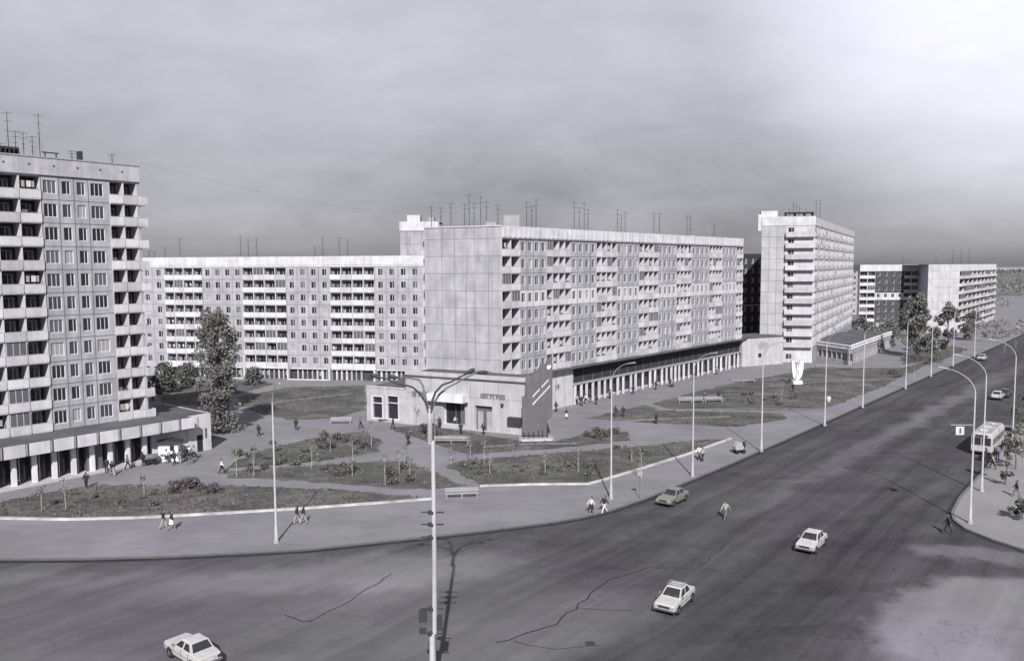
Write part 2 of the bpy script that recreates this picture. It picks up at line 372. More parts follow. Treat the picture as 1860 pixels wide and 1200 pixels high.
KL = [(-260, 1024), (0, 1018), (150, 1017), (300, 1013), (450, 1006), (560, 1000), (700, 985), (800, 975), (880, 966), (1000, 951), (1060, 941), (1110, 929), (1180, 905), (1260, 872), (1330, 843), (1400, 812), (1475, 779), (1550, 745)]
kl = [G(*p) for p in KL]
e40 = Vector((math.sin(R_(40)), math.cos(R_(40)), 0)); n40 = Vector((math.cos(R_(40)), -math.sin(R_(40)), 0))
farL = [kl[-1]+e40*t for t in (40, 90, 160, 300, 600)]
kerbL = kl+farL
KR = [(2200, 1085), (1990, 1040), (1860, 1001), (1800, 981), (1752, 962), (1731, 946), (1727, 932), (1741, 905)]
kr = [G(*p) for p in KR]
kerbR = kr+[kr[-1]+Vector((math.sin(R_(39.3)), math.cos(R_(39.3)), 0))*t for t in (30, 80, 160, 300, 620)]
sheet('road', [(-200, -40), (160, -40)]+[(p.x+.1, p.y) for p in kerbR]+[(p.x-.1, p.y+.1) for p in reversed(kerbL)]+[(-200, kerbL[0].y)], 0.0, 'road')
PZ = 0.13
sheet('pavement', [(p.x, p.y) for p in kerbL]+[(360, 640), (150, 330), (60, 240), (-20, 205), (-140, 205), (-200, 150), (-200, kerbL[0].y)], PZ, 'pave', side=.12)
sheet('pavement', [(p.x, p.y) for p in kerbR]+[(700, 560), (420, 200), (160, 60), (kerbR[0].x, kerbR[0].y-2)], PZ, 'pave2', side=.12)
def strip(name, pts, w_, z0, z1, k, side=1):
    mb = MB(); n = len(pts)
    nr = []
    for i in range(n):
        d = (pts[min(i+1, n-1)]-pts[max(i-1, 0)]); d = Vector((d.x, d.y, 0)).normalized(); nr.append(Vector((-d.y, d.x, 0))*side)
    for i in range(n-1):
        a, b = pts[i], pts[i+1]; c, d = b+nr[i+1]*w_, a+nr[i]*w_
        f = lambda p, z: Vector((p.x, p.y, z))
        mb.face([f(a, z1), f(b, z1), f(c, z1), f(d, z1)], k); mb.face([f(a, z0), f(b, z0), f(b, z1), f(a, z1)], k); mb.face([f(d, z0), f(c, z0), f(c, z1), f(d, z1)], k)
    o = mb.build(name); o['kind'] = 'structure'; return o
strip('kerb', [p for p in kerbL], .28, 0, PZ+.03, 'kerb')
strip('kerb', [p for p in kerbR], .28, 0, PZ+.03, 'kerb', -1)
strip('gutter', kerbL, .55, 0, .006, 'gutter', -1); strip('gutter', kerbR, .45, 0, .006, 'gutter', 1)  # dark band: wet gutter with the kerb's shading painted into it
def crackline(pts, w_, seed):
    rr_ = random.Random(seed); q = []
    for i in range(len(pts)-1):
        a, b_ = G(*pts[i]), G(*pts[i+1]); n_ = max(2, int((b_-a).length/.8))
        for j in range(n_): q.append(a+(b_-a)*(j/n_)+Vector((rr_.uniform(-.16, .16), rr_.uniform(-.16, .16), 0)))
    q.append(G(*pts[-1])); strip('road_crack', q, w_, 0, .005, 'gutter')
crackline([(905, 1168), (1010, 1132), (1045, 1105), (1075, 1078), (1110, 1052), (1180, 1030)], .13, 1)
crackline([(1180, 1030), (1250, 1032), (1312, 1036)], .09, 2); crackline([(1275, 1030), (1305, 1000), (1332, 972)], .10, 3)
crackline([(565, 1128), (640, 1088), (712, 1042)], .10, 4); crackline([(515, 1118), (545, 1130), (568, 1127)], .12, 5)
crackline([(930, 1165), (1010, 1180), (1090, 1172)], .08, 6); crackline([(1400, 1140), (1490, 1138)], .07, 7); crackline([(1050, 1105), (1150, 1108)], .07, 8)

WL1 = [(-260, 938), (0, 943), (120, 945), (250, 942), (400, 934), (550, 925), (700, 914), (790, 907)]
WL2 = [(872, 884), (960, 881), (1070, 880), (1100, 872), (1170, 851), (1250, 826), (1330, 797)]
wl1 = gp(WL1, PZ); wl2 = gp(WL2, PZ)
strip('lawn_edging', wl1, .45, PZ, PZ+.16, 'kerbw'); strip('lawn_edging', wl2, .42, PZ, PZ+.16, 'kerbw')
LAWNS = [
 [(x, y-3) for x, y in WL1[1:]]+[(780, 904), (640, 891), (520, 885), (430, 882), (250, 880), (170, 880), (90, 893), (0, 912), (-200, 930)],
 [(395, 862), (425, 838), (480, 815), (560, 797), (660, 783), (692, 800), (690, 820), (600, 835), (520, 842), (410, 850)],
 [(400, 858), (520, 848), (690, 836), (742, 838), (800, 862), (846, 882), (780, 889), (640, 881), (500, 870), (415, 868)],
 [(x, y-3) for x, y in WL2]+[(1250, 801), (1150, 811), (1000, 823), (845, 835), (810, 846)],
 [(705, 776), (760, 772), (860, 786), (950, 800), (1010, 801), (1075, 785), (1140, 783), (1146, 800), (1000, 815), (850, 825), (770, 800)],
 [(425, 722), (520, 703), (663, 700), (664, 745), (600, 760), (520, 762), (455, 745)],
 [(270, 700), (420, 690), (500, 696), (430, 716), (400, 740), (300, 735)],
 [(1185, 733), (1260, 712), (1340, 694), (1440, 676), (1470, 668), (1640, 668), (1700, 650), (1690, 660), (1600, 703), (1500, 742), (1450, 745), (1300, 745), (1210, 742)],
 [(1060, 760), (1170, 735), (1200, 745), (1420, 750), (1430, 760), (1340, 775), (1180, 768)],
 [(1640, 640), (1730, 628), (1760, 634), (1715, 652), (1640, 662)],
]
lawns = []
for i, pl in enumerate(LAWNS):
    lawns.append(sheet('lawn', [(p.x, p.y) for p in gp(pl, PZ)], PZ+.004+.002*(i % 3), 'grass', jitter=.45))
# worn footpaths crossing the lawns
for i, (a, b, w_) in enumerate((((1190, 745), (1500, 744), .8), ((1215, 722), (1420, 716), .7), ((1320, 692), (1560, 690), .7), ((445, 740), (640, 715), .9), ((880, 812), (1050, 806), .9), ((1070, 770), (1330, 757), .9), ((1400, 700), (1600, 690), .6))):
    strip('footpath', [G(*a, PZ), G((a[0]+b[0])/2, (a[1]+b[1])/2-2, PZ), G(*b, PZ)], w_, PZ+.006, PZ+.016, 'pave')

# far country on the right: pale fields and woods
sheet('field', [(p.x, p.y) for p in gp([(1790, 578), (1860, 581), (2100, 590), (2100, 570), (1860, 566), (1790, 563)])], 0.02, 'field')
sheet('field', [(p.x, p.y) for p in gp([(1700, 491), (2100, 489), (2100, 484.5), (1700, 486.5)])], 0.02, 'field')
sheet('field', [(p.x, p.y) for p in gp([(1500, 489), (1700, 488.5), (1700, 486.5), (1500, 487.5)])], 0.02, 'field')

# ------------------------------------------------------------------ buildings
def frame(O, e):
    M = Matrix.Identity(4); e = e.normalized(); inn = Vector((-e.y, e.x, 0))
    for i in range(3): M[i][0] = e[i]; M[i][1] = inn[i]; M[i][3] = O[i]
    return M
win_cache = {}
def win_mesh(w_, h_, g, mul=1, simple=False):
    key = (round(w_, 2), round(h_, 2), g, mul, simple)
    if key in win_cache: return win_cache[key]
    a = MB(); t = .07
    for x0, x1, z0, z1 in ((0, w_, 0, t), (0, w_, h_-t, h_), (0, t, t, h_-t), (w_-t, w_, t, h_-t)): a.box(x0, x1, .10, .18, z0, z1, 'frame')
    for i in range(mul):
        x = w_*(i+1)/(mul+1) + (0.1*w_ if mul == 1 else 0); a.box(x-.04, x+.04, .105, .175, t, h_-t, 'frame')
    b = MB(); b.box(t*.5, w_-t*.5, .13, .15, t*.5, h_-t*.5, g)
    if simple:
        for f_, m_, t_ in zip(list(b.f), list(b.m), list(b.t)):
            pass
        a.box(t*.5, w_-t*.5, .13, .15, t*.5, h_-t*.5, g)
        win_cache[key] = (a.mesh('window'), None, a)
    else: win_cache[key] = (a.mesh('window'), b.mesh('pane'), (a, b))
    return win_cache[key]
def mb_add(dst, src, M):
    i = len(dst.v); dst.v.extend([tuple(M @ Vector(v)) for v in src.v])
    for f_, m_, t_ in zip(src.f, src.m, src.t):
        dst.f.append(tuple(i+j for j in f_)); dst.m.append(dst.mi(src.mats[m_])); dst.t.append(t_)
BR = random.Random(12)
class Bld:
    def __init__(s, name, label, cat, loc, group=None):
        s.root = empty(name, loc, label, cat, group); s.wall = MB(); s.par = MB(); s.roof = MB(); s.seam = s.wall; s.wins = []; s.bals = []; s.simple = False
    def pt(s, name, x0, x1, y0, y1, z0, z1, k, M=None, tone=1.0):
        mb = MB(); mb.box(x0, x1, y0, y1, z0, z1, k, M, tone); return mb.build(name, s.root)
    def pts_(s, name, boxes, M=None):
        mb = MB()
        for q in boxes: mb.box(*q[:7], M, q[7] if len(q) > 7 else 1.0)
        return mb.build(name, s.root)
    def window(s, M, a, z, w_, h_, g=None, mul=1, y=0):
        g = g or random.choices(['glass', 'glass4', 'glass2', 'glass3'], [5, 3, 1.3, .6])[0]
        MM = M @ Matrix.Translation((a, y, z)); d = (MM.translation-Vector((0, 0, H))).length
        s.wins.append((d, MM, (w_, h_, g, mul)))
    def balcony(s, M, a, z, me_key):
        MM = M @ Matrix.Translation((a, 0, z)); d = (MM.translation-Vector((0, 0, H))).length; s.bals.append((d, MM, me_key))
    def facade(s, O, e, bays, rows, wmat='panel', lback=.45, ww=1.3, wh=1.45, sill=.95, ldepth=1.35, mull=1, seams=True, lw=None, pmat='white', whiterow=None, wtone=1.0, gw=None, projp=.12, seamw=.07):
        """bays: [(a0,a1,type)], rows: [z0,...] of equal height given as (z0,z1)"""
        M = frame(O, e); W = s.wall
        def q(x0, x1, z0, z1, k, tn, y=0.0): W.face([M @ Vector((x0, y, z0)), M @ Vector((x1, y, z0)), M @ Vector((x1, y, z1)), M @ Vector((x0, y, z1))], k, tn)
        for ri, (z0, z1) in enumerate(rows):
            for (a0, a1, ty) in bays:
                n = 1
                if ty[0] in 'wl' and len(ty) > 1: n = int(ty[1:])
                cw = (a1-a0)/n
                for c in range(n):
                    x0 = a0+c*cw; x1 = x0+cw; k = wmat; tn = random.uniform(.93, 1.06)*wtone
                    if whiterow is not None and ri == whiterow and ty[0] in 'wW': k = 'white'; tn = random.uniform(1, 1.12)
                    if ty[0] == 'b': q(x0, x1, z0, z1, k, tn)
                    elif ty[0] in 'wW':
                        w_ = ww if ty[0] == 'w' else ww*1.55
                        w_ = min(w_, cw-.5); h0 = z0+sill; h1 = min(h0+wh, z1-.2); c0 = (x0+x1)/2-w_/2; c1 = c0+w_
                        q(x0, x1, z0, h0, k, tn); q(x0, x1, h1, z1, k, tn); q(x0, c0, h0, h1, k, tn); q(c1, x1, h0, h1, k, tn)
                        dp = .2
                        for (p, r) in (((c0, h0), (c0, h1)), ((c1, h0), (c1, h1)), ((c0, h0), (c1, h0)), ((c0, h1), (c1, h1))):
                            W.face([M @ Vector((p[0], 0, p[1])), M @ Vector((r[0], 0, r[1])), M @ Vector((r[0], dp, r[1])), M @ Vector((p[0], dp, p[1]))], 'white' if k == 'white' or True else k, 1.05)
                        s.window(M, c0, h0, w_, h1-h0, gw, 2 if ty[0] == 'W' else mull)
                        if seams:
                            s.seam.box(x0-seamw/2, x0+seamw/2, -.012, .02, z0+seamw/2+.003, z1-seamw/2-.003, 'seam', M)
                    elif ty[0] == 'l':
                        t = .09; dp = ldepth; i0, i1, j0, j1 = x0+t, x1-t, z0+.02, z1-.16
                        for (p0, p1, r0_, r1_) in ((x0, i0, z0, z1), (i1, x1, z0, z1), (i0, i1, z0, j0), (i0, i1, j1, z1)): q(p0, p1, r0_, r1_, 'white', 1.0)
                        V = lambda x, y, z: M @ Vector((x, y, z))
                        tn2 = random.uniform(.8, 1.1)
                        W.face([V(i0, dp, j0), V(i1, dp, j0), V(i1, dp, j1), V(i0, dp, j1)], 'recess', tn2*lback)  # lback sets how much shade is painted into the back wall
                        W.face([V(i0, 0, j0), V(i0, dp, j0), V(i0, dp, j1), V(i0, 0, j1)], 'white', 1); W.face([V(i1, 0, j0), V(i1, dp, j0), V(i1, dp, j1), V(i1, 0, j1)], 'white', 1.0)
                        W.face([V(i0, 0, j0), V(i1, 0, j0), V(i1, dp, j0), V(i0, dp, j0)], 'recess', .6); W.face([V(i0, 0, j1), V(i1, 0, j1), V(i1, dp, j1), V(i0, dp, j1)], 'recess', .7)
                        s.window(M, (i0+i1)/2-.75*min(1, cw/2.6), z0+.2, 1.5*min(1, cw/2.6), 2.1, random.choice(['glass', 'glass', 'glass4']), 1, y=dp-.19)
                        s.balcony(M, x0, z0, (round(cw, 2), projp, BR.choice([0, 0, 0, 1, 1, 2, 2, 3, 4, 5])))
            if seams:
                xa, xb = bays[0][0], bays[-1][1]
                for (a0, a1, ty) in bays:
                    if ty[0] != 'l': s.seam.box(a0, a1, -.012, .02, z0-seamw/2, z0+seamw/2, 'seam', M)
        return M
    def blank(s, O, e, L, z0, z1, zs=(), xs=(), k='panel', tone=1.0, seamw=.07):
        M = frame(O, e); zz = [z0]+sorted(set(z for z in zs if z0 < z < z1))+[z1]; xx = [0]+[x for x in xs if 0 < x < L]+[L]
        for i in range(len(zz)-1):
            for j in range(len(xx)-1):
                s.wall.face([M @ Vector((xx[j], 0, zz[i])), M @ Vector((xx[j+1], 0, zz[i])), M @ Vector((xx[j+1], 0, zz[i+1])), M @ Vector((xx[j], 0, zz[i+1]))], k, tone*random.uniform(.95, 1.05))
        for z in zz[1:-1]: s.seam.box(0, L, -.012, .02, z-seamw/2, z+seamw/2, 'seam', M)
        for x in xx[1:-1]: s.seam.box(x-seamw/2, x+seamw/2, -.01, .02, z0, z1, 'seam', M)
        return M
    def finish(s, wall_name='wall', panes=True, nmax=100):
        off = tuple(s.root.location); T = Matrix.Translation(-s.root.location)
        s.wall.build(wall_name, s.root); s.par.build('parapet', s.root); s.roof.build('roof', s.root); pass
        s.wins.sort(key=lambda t: t[0]); s.bals.sort(key=lambda t: t[0])
        for d, MM, (w_, h_, g, mul) in s.wins[:nmax]:
            fm, pm, _ = win_mesh(w_, h_, g, mul, not panes)
            o = child('window', fm, s.root, T @ MM)
            if pm: child('pane', pm, o)
        if len(s.wins) > nmax:
            r = MB()
            for d, MM, (w_, h_, g, mul) in s.wins[nmax:]:
                src = win_mesh(w_, h_, g, mul, not panes)[2]
                for q in (src if isinstance(src, tuple) else (src,)): mb_add(r, q, MM)
            o = r.build('windows', s.root); o['kind'] = 'stuff'
        for d, MM, key in s.bals[:nmax]: child('balcony', bal_mesh(key)[0], s.root, T @ MM)
        if len(s.bals) > nmax:
            r = MB()
            for d, MM, key in s.bals[nmax:]: mb_add(r, bal_mesh(key)[1], MM)
            o = r.build('balconies', s.root); o['kind'] = 'stuff'
bal_cache = {}
def bal_mesh(key):
    if key in bal_cache: return bal_cache[key]
    cw, pj, var = key; a = MB(); tn = (1.12, 1.0, .86, 1.05, .95, 1.08)[var]
    a.box(.07, cw-.07, -pj, .06, -.03, .12, 'white', tone=.95)                        # slab edge
    a.box(.04, cw-.04, -pj-.02, -pj+.07, .122, 1.08, 'white', tone=tn)               # parapet panel
    a.box(.04, cw-.04, -pj-.04, -pj+.09, 1.083, 1.13, 'white', tone=.8)
    if pj > .3:
        a.box(.04, .12, -pj+.073, -.004, .122, 1.08, 'white', tone=tn); a.box(cw-.12, cw-.04, -pj+.073, -.004, .122, 1.08, 'white', tone=tn)
    if var == 3:                                                                       # washing on the line
        for i in range(3):
            x = .35+i*(cw-.9)/2.6; a.box(x, x+random.uniform(.25, .5), .2, .22, 1.25+random.uniform(0, .2), 2.1, random.choice(['cwhite', 'cgrey', 'cdark', 'cpale']))
    if var == 4:                                                                       # glazed in
        for i in range(4): x = .1+i*(cw-.26)/3; a.box(x, x+.06, -pj+.01, -pj+.05, 1.135, 2.6, 'frame')
        a.box(.1, cw-.1, -pj+.02, -pj+.03, 1.14, 2.58, 'glass2')
    if var == 5:                                                                       # stored boxes
        a.box(.2, .2+cw*.3, .15, .6, .12, 1.5, 'cgrey'); a.box(cw*.55, cw*.8, .15, .5, .12, 1.3, 'cbrown')
    bal_cache[key] = (a.mesh('balcony'), a); return bal_cache[key]
def quadroof(b, pts, z, k='roof'): b.roof.face([Vector((p.x, p.y, z)) for p in pts], k)
def antenna(B, P, h, idx, total, where, grp):
    r = empty('roof_antenna', P, '%s antenna from the left on %s' % (ORD[idx], where), 'antenna', grp)
    x0 = P.x; mb = MB(); p = Vector(P); mb.tube([p, p+Vector((0, 0, h))], [.06, .035], 'dark', 5); mb.build('mast', r)
    for zz, wd in ((h*.96, 1.1), (h*.80, .8), (h*.60, .5)):
        mb = MB(); q = p+Vector((0, 0, zz)); mb.tube([q-Vector((wd/2, .1, 0)), q+Vector((wd/2, .1, 0))], .025, 'dark', 4); mb.build('crossbar', r)
    q = p+Vector((0, 0, h*.55))
    for sg in (-1, 1):
        mb = MB(); mb.tube([q, p+Vector((.9*sg, 0, .02))], .012, 'dark', 3); mb.build('guy_wire', r)

ST = 2.8
# ---- long nine-storey slab (middle)
A = PD(912, 128); FE = PD(1348, 196); eL = (FE-A).normalized(); LL = (FE-A).length
BL = PD(772, 133.5)                                         # left end of the gable
z0L = 7.1; topL = z0L+8*ST; parL = topL+2.0
b = Bld('apartment_block', 'long pale nine-storey slab with blank end wall above the shop corner in the middle', 'apartment block', A, None)
rowsL = [(z0L+i*ST, z0L+(i+1)*ST) for i in range(8)][::-1]
sx = [aon(A, eL, x) for x in (912.5, 945, 993, 1037, 1083, 1120, 1160, 1195, 1228, 1255, 1287, 1310, 1336, 1347.9)]
sx[0] = 0; sx[-1] = LL
bays = []
for i in range(len(sx)-1):
    if i in (0, len(sx)-2): bays.append((sx[i], sx[i+1], 'l2' if i == 0 else 'l2'))
    elif i % 2 == 1: bays.append((sx[i], sx[i+1], 'w4'))
    else: bays.append((sx[i], sx[i+1], 'l4'))
ML = b.facade(A, eL, bays, rowsL, ww=.95, wh=1.5, sill=.8, whiterow=3, wtone=1.0, gw=None, ldepth=1.5)
inn = Vector((-eL.y, eL.x, 0))
eG = (A-BL).normalized(); WG = (A-BL).length
zs = [z for z, _ in rowsL]+[topL]
b.blank(BL, eG, WG, 5.5, parL, zs, [WG*.235, WG*.40, WG*.55, WG*.66, WG*.83], tone=.98, k='panel', seamw=.055)
# roof, back and far walls
FB = FE+(BL-A).dot(inn)*inn+Vector((0, 0, 0)); 
BLb = BL
quadroof(b, [A, FE, FB, BLb], parL-.6)
for P, Q in ((FE, FB), (FB, BLb)):
    b.wall.face([Vector((P.x, P.y, 0)), Vector((Q.x, Q.y, 0)), Vector((Q.x, Q.y, parL)), Vector((P.x, P.y, parL))], 'panel', 1.0)
# parapet along the street with ribs
b.par.box(0, LL, -.10, .15, topL, parL, 'white', ML, 1.0)
n = int(LL/1.27)
for i in range(n):
    x = i*1.27+.2; b.par.box(x, x+.85, -.19, -.103, topL+.25, parL-.2, 'white', ML, random.uniform(1.0, 1.15))
b.seam.box(0, LL, -.16, -.102, topL-.06, topL+.08, 'seam', ML)
MG = frame(BL, eG); b.par.box(0, WG+.1, -.13, .12, parL-.12, parL+.1, 'white', MG, .9)
for z0_, _ in rowsL:                                          # rear loggia ends peeping past the gable
    b.pt('rear_balcony', -.55, -.02, .1, 1.2, z0_+.1, z0_+1.1, 'white', MG, .9)
    b.pt('rear_opening', -.35, -.015, .3, .9, z0_+1.6, z0_+2.5, 'glass', MG)
# roof housings
for (px, wd, hh, dd) in ((930, 2.6, 2.0, 6), (893, 1.7, .9, 5)):
    d = 131 if px > 900 else 131; P = PD(px, d+3); b.pt('roof_housing', P.x-wd/2, P.x+wd/2, P.y, P.y+3, parL-.6, parL+hh, 'concrete')
for i in range(9):
    P = A+eL*(8+i*9.2)+inn*5; b.pt('vent_shaft', P.x-.6, P.x+.6, P.y-.5, P.y+.5, parL-.6, parL+random.uniform(.1, .5), 'concrete')
# lower two storeys: side shopfront under the slab
ms = aon(A, eL, 1041); m0 = 0
b.wall.box(0, ms, 0, .3, 0, z0L-.25, 'white', ML, .93)
for x in (ms-2.6, ms-5.2, ms-7.8): b.seam.box(x, x+.05, -.012, .02, .3, z0L-.5, 'seam', ML)
b.pt('canopy', -1.0, LL+1.0, -1.1, .5, z0L-.26, z0L-.02, 'roof', ML)                 # thin overhanging slab
b.pt('upper_glazing', ms, LL, .5, .7, 3.9, z0L-.262, 'darkwall', ML, .9)                    # dark upper glazing band
b.pt('ledge', ms, LL, -.2, .52, 3.62, 3.9, 'concrete', ML)
for i in range(int((LL-ms)/3.0)):
    x = ms+.8+i*3.0; b.seam.box(x, x+.12, .42, .495, 3.93, z0L-.27, 'seam', ML)
b.pt('shop_glazing', ms, LL, 1.1, 1.3, .0, 3.61, 'glass4', ML)
x = ms+.3
while x < LL-.4:
    wd = random.uniform(.34, .62); b.pt('storefront_fin', x, x+wd, -.12, .12, 0.0, 3.6, 'white', ML, random.uniform(1.0, 1.3)); x += random.choice([1.7, 2.0, 2.0, 2.4, 2.8])
bb = MB(); bb.box(ms, LL, .9, 1.09, 0.14, .5, 'white', ML, .9); bb.build('plinth', b.root)
# wall number
def text_mesh(txt, size, k, M, name, parent, ext=.02, align='LEFT'):
    cu = bpy.data.curves.new('t', 'FONT'); cu.body = txt; cu.size = size; cu.extrude = ext; cu.align_x = align; cu.offset = .012
    to = bpy.data.objects.new('t', cu); COL.objects.link(to); dg = bpy.context.evaluated_depsgraph_get(); me = bpy.data.meshes.new_from_object(to.evaluated_get(dg)); bpy.data.objects.remove(to)
    me.materials.clear(); me.materials.append(MT[k])
    me.transform(Matrix.Rotation(R_(90), 4, 'X')); me.name = name
    o = child(name, me, parent, Matrix.Translation(-parent.location) @ M if parent else M); return o
a_, z_ = onplane(A, eL, 1008, 708); text_mesh('19', 1.25, 'dark', ML @ Matrix.Translation((a_, -.05, z_)), 'wall_lettering', b.root)
b.finish()
slab = b

# ---- tall block rising behind, left of the gable
P1 = PD(729, 181); P2 = PD(800, 181); zt = 25+(484-403)/1450*181
b = Bld('apartment_block', 'pale tall block top showing over the wing roof left of the long slab', 'apartment block', P1)
b.blank(P1, (P2-P1), (P2-P1).length, 0, zt, [zt-2.2-2.8*i for i in range(11)], [1.5, 3.1, 4.9])
b.blank(PD(729, 195), (P1-PD(729, 195)), 14, 0, zt)
quadroof(b, [P1, P2, P2+Vector((0, 12, 0)), P1+Vector((-.5, 12, 0))], zt-.01)
M = frame(P1, P2-P1); b.par.box(-.1, 8.5, -.12, .1, zt-2.0, zt+.05, 'white', M)
b.pt('roof_housing', 1.2, 4.2, 3, 6, zt, zt+1.7, 'white', M); b.pt('roof_housing', 6, 7.4, 3, 6, zt, zt+1.2, 'concrete', M)
b.finish()

# ---- left-hand wing across the yard
WLp = PD(238, 185); WRp = PD(771, 172); eW = (WRp-WLp).normalized(); LW = (WRp-WLp).length
b = Bld('apartment_block', 'wide nine-storey wing with loggias standing across the yard behind the tree', 'apartment block', WLp)
topW = 25.15; rowsW = [(topW-(i+1)*ST, topW-i*ST) for i in range(8)]
xs = [aon(WLp, eW, x) for x in (238, 302, 371, 443, 522, 601, 682, 765)]; xs[0] = 0
bays = []
for i in range(7): bays.append((xs[i], xs[i+1], ('w3' if i == 0 else 'w4') if i % 2 == 0 else 'l4'))
bays.append((xs[-1], LW, 'b'))
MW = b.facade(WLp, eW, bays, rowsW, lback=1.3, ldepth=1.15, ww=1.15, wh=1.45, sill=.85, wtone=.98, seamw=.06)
b.par.box(0, LW, -.12, .2, topW, topW+2.3, 'white', MW)
i = 0; x = 0
while x < LW-1.6: b.par.box(x+.12, x+2.3, -.18, -.122, topW+.4, topW+2.1, 'white', MW, random.uniform(.95, 1.12)); x += 2.46
quadroof(b, [WLp, WRp, WRp+Vector((3, 12, 0)), WLp+Vector((3, 12, 0))], topW+2.1)
for P, Q in ((WRp, WRp+Vector((3, 12, 0))), (WRp+Vector((3, 12, 0)), WLp+Vector((3, 12, 0))), (WLp+Vector((3, 12, 0)), WLp)):
    b.wall.face([Vector((P.x, P.y, 0)), Vector((Q.x, Q.y, 0)), Vector((Q.x, Q.y, topW+2.3)), Vector((P.x, P.y, topW+2.3))], 'panel', 1)
gz = topW-8*ST
b.pt('shop_glazing', 0, LW, .5, .7, 0, gz, 'darkwall', MW, 1.2)
x = .6
while x < LW-1:
    if random.random() < .8: b.pt('shopfront_pier', x, x+random.uniform(.16, .5), .1, .48, 0, gz-.35, random.choice(['white', 'concrete']), MW)
    if random.random() < .3: b.pt('display_panel', x+.6, x+1.08, .3, .47, .9, 1.9, 'glass3', MW)
    x += 1.15
b.pt('canopy', 0, LW, -.3, .48, gz-.3, gz-.03, 'white', MW, .95)
for px in (446, 525, 600, 682):
    a_ = aon(WLp, eW, px); b.pt('porch_pillar', a_-.22, a_+.22, -1.2, -.31, -.1, gz, 'white', MW, .9)
for p0, p1 in ((525, 600), (400, 446)):
    a0, a1 = aon(WLp, eW, p0), aon(WLp, eW, p1); b.pt('low_wall', a0+.23, a1-.23, -1.3, -1.1, .1, .4, 'white', MW, .95)
b.finish()

# ---- left tower
TR = PD(262, 105.5); eT = Vector((math.sin(R_(40)), math.cos(R_(40)), 0)); TL_ = TR-eT*34
b = Bld('apartment_tower', 'tall panel tower with stacked loggias rising above the shop at far left', 'apartment tower', TR)
def at(px, d=None): return aon(TL_, eT, px)
LT = 34.0; topT = 36.1; rowsT = [(topT-(i+1)*ST, topT-i*ST) for i in range(11)]
tp = [at(x) for x in (87, 119, 146, 172, 203, 209, 234, 259)]
c0 = tp[0]; wl = 2.36
bays = [(0, c0-7*wl, 'b')] if c0-7*wl > .1 else []
bays += [(max(0, c0-7*wl)+.0, c0-4*wl, 'w1')] if False else [(max(0.0, c0-7*wl), c0-4*wl, 'b')]
bays += [(c0-4*wl, c0, 'l4'), (c0, tp[1], 'W'), (tp[1], tp[2], 'w1'), (tp[2], tp[3], 'w1'), (tp[3], tp[4], 'W'), (tp[4], tp[5], 'b'), (tp[5], tp[7], 'l2'), (tp[7], LT, 'b')]
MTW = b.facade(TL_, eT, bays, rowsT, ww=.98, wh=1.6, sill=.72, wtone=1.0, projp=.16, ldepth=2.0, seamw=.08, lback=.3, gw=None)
b.par.box(0, LT+.05, -.12, .2, topT+.1, topT+2.1, 'panel', MTW, 1.12); b.seam.box(0, LT, -.16, -.12, topT+.0, topT+.1, 'seam', MTW)
b.par.box(-.1, LT+.15, -.2, .3, topT+2.1, topT+2.25, 'concrete', MTW)
for i in range(12): b.seam.box(2+i*2.7, 2.25+i*2.7, -.14, -.118, topT+1.1, topT+1.35, 'seam', MTW)
iT = Vector((-eT.y, eT.x, 0))
quadroof(b, [TL_, TR, TR+iT*14, TL_+iT*14], topT+1.9)
for P, Q in ((TR, TR+iT*14), (TR+iT*14, TL_+iT*14), (TL_+iT*14, TL_)):
    b.wall.face([Vector((P.x, P.y, 0)), Vector((Q.x, Q.y, 0)), Vector((Q.x, Q.y, topT+2.1)), Vector((P.x, P.y, topT+2.1))], 'panel', 1)
b.wall.face([MTW @ Vector(q) for q in ((0, 0, 0), (LT, 0, 0), (LT, 0, rowsT[-1][0]), (0, 0, rowsT[-1][0]))], 'panel', .95)
for z0_, z1_ in rowsT:                                       # slabs wrapping round the corner
    tn = random.uniform(.85, 1.1)
    b.pts_('corner_balcony', [(tp[7]+.02, LT+.9, -.2, 1.5, z0_-.12, z0_+.06, 'white', .9), (tp[7]+.02, LT+.9, -.22, -.12, z0_+.06, z0_+1.0, 'white', tn), (LT+.8, LT+.9, -.12, 1.45, z0_+.06, z0_+1.0, 'white', .9)], MTW)
b.pt('roof_housing', at(0)-2, at(22), 3, 8, topT+1.9, topT+4.0, 'concrete', MTW)
b.pts_('roof_frame', [(at(24), at(75), 4, 7, topT+3.3, topT+3.6, 'dark')]+[(at(px)-.08, at(px)+.08, 4, 7, topT+1.9, topT+3.35, 'dark') for px in (26, 34, 42, 50, 58, 66, 74)]+[(at(26), at(50), 4.5, 6.5, topT+2.4, topT+3.3, 'dark')], MTW)
b.pt('chimney', at(166), at(171.5), 1, 2, topT+1.9, topT+3.5, 'dark', MTW)
b.pts_('pipe_rack', [(at(105), at(135), 2, 2.25, topT+3.0, topT+3.12, 'dark'), (at(110), at(111), 2, 2.25, topT+1.9, topT+3.02, 'dark'), (at(130), at(131), 2, 2.25, topT+1.9, topT+3.02, 'dark')], MTW)
b.finish()

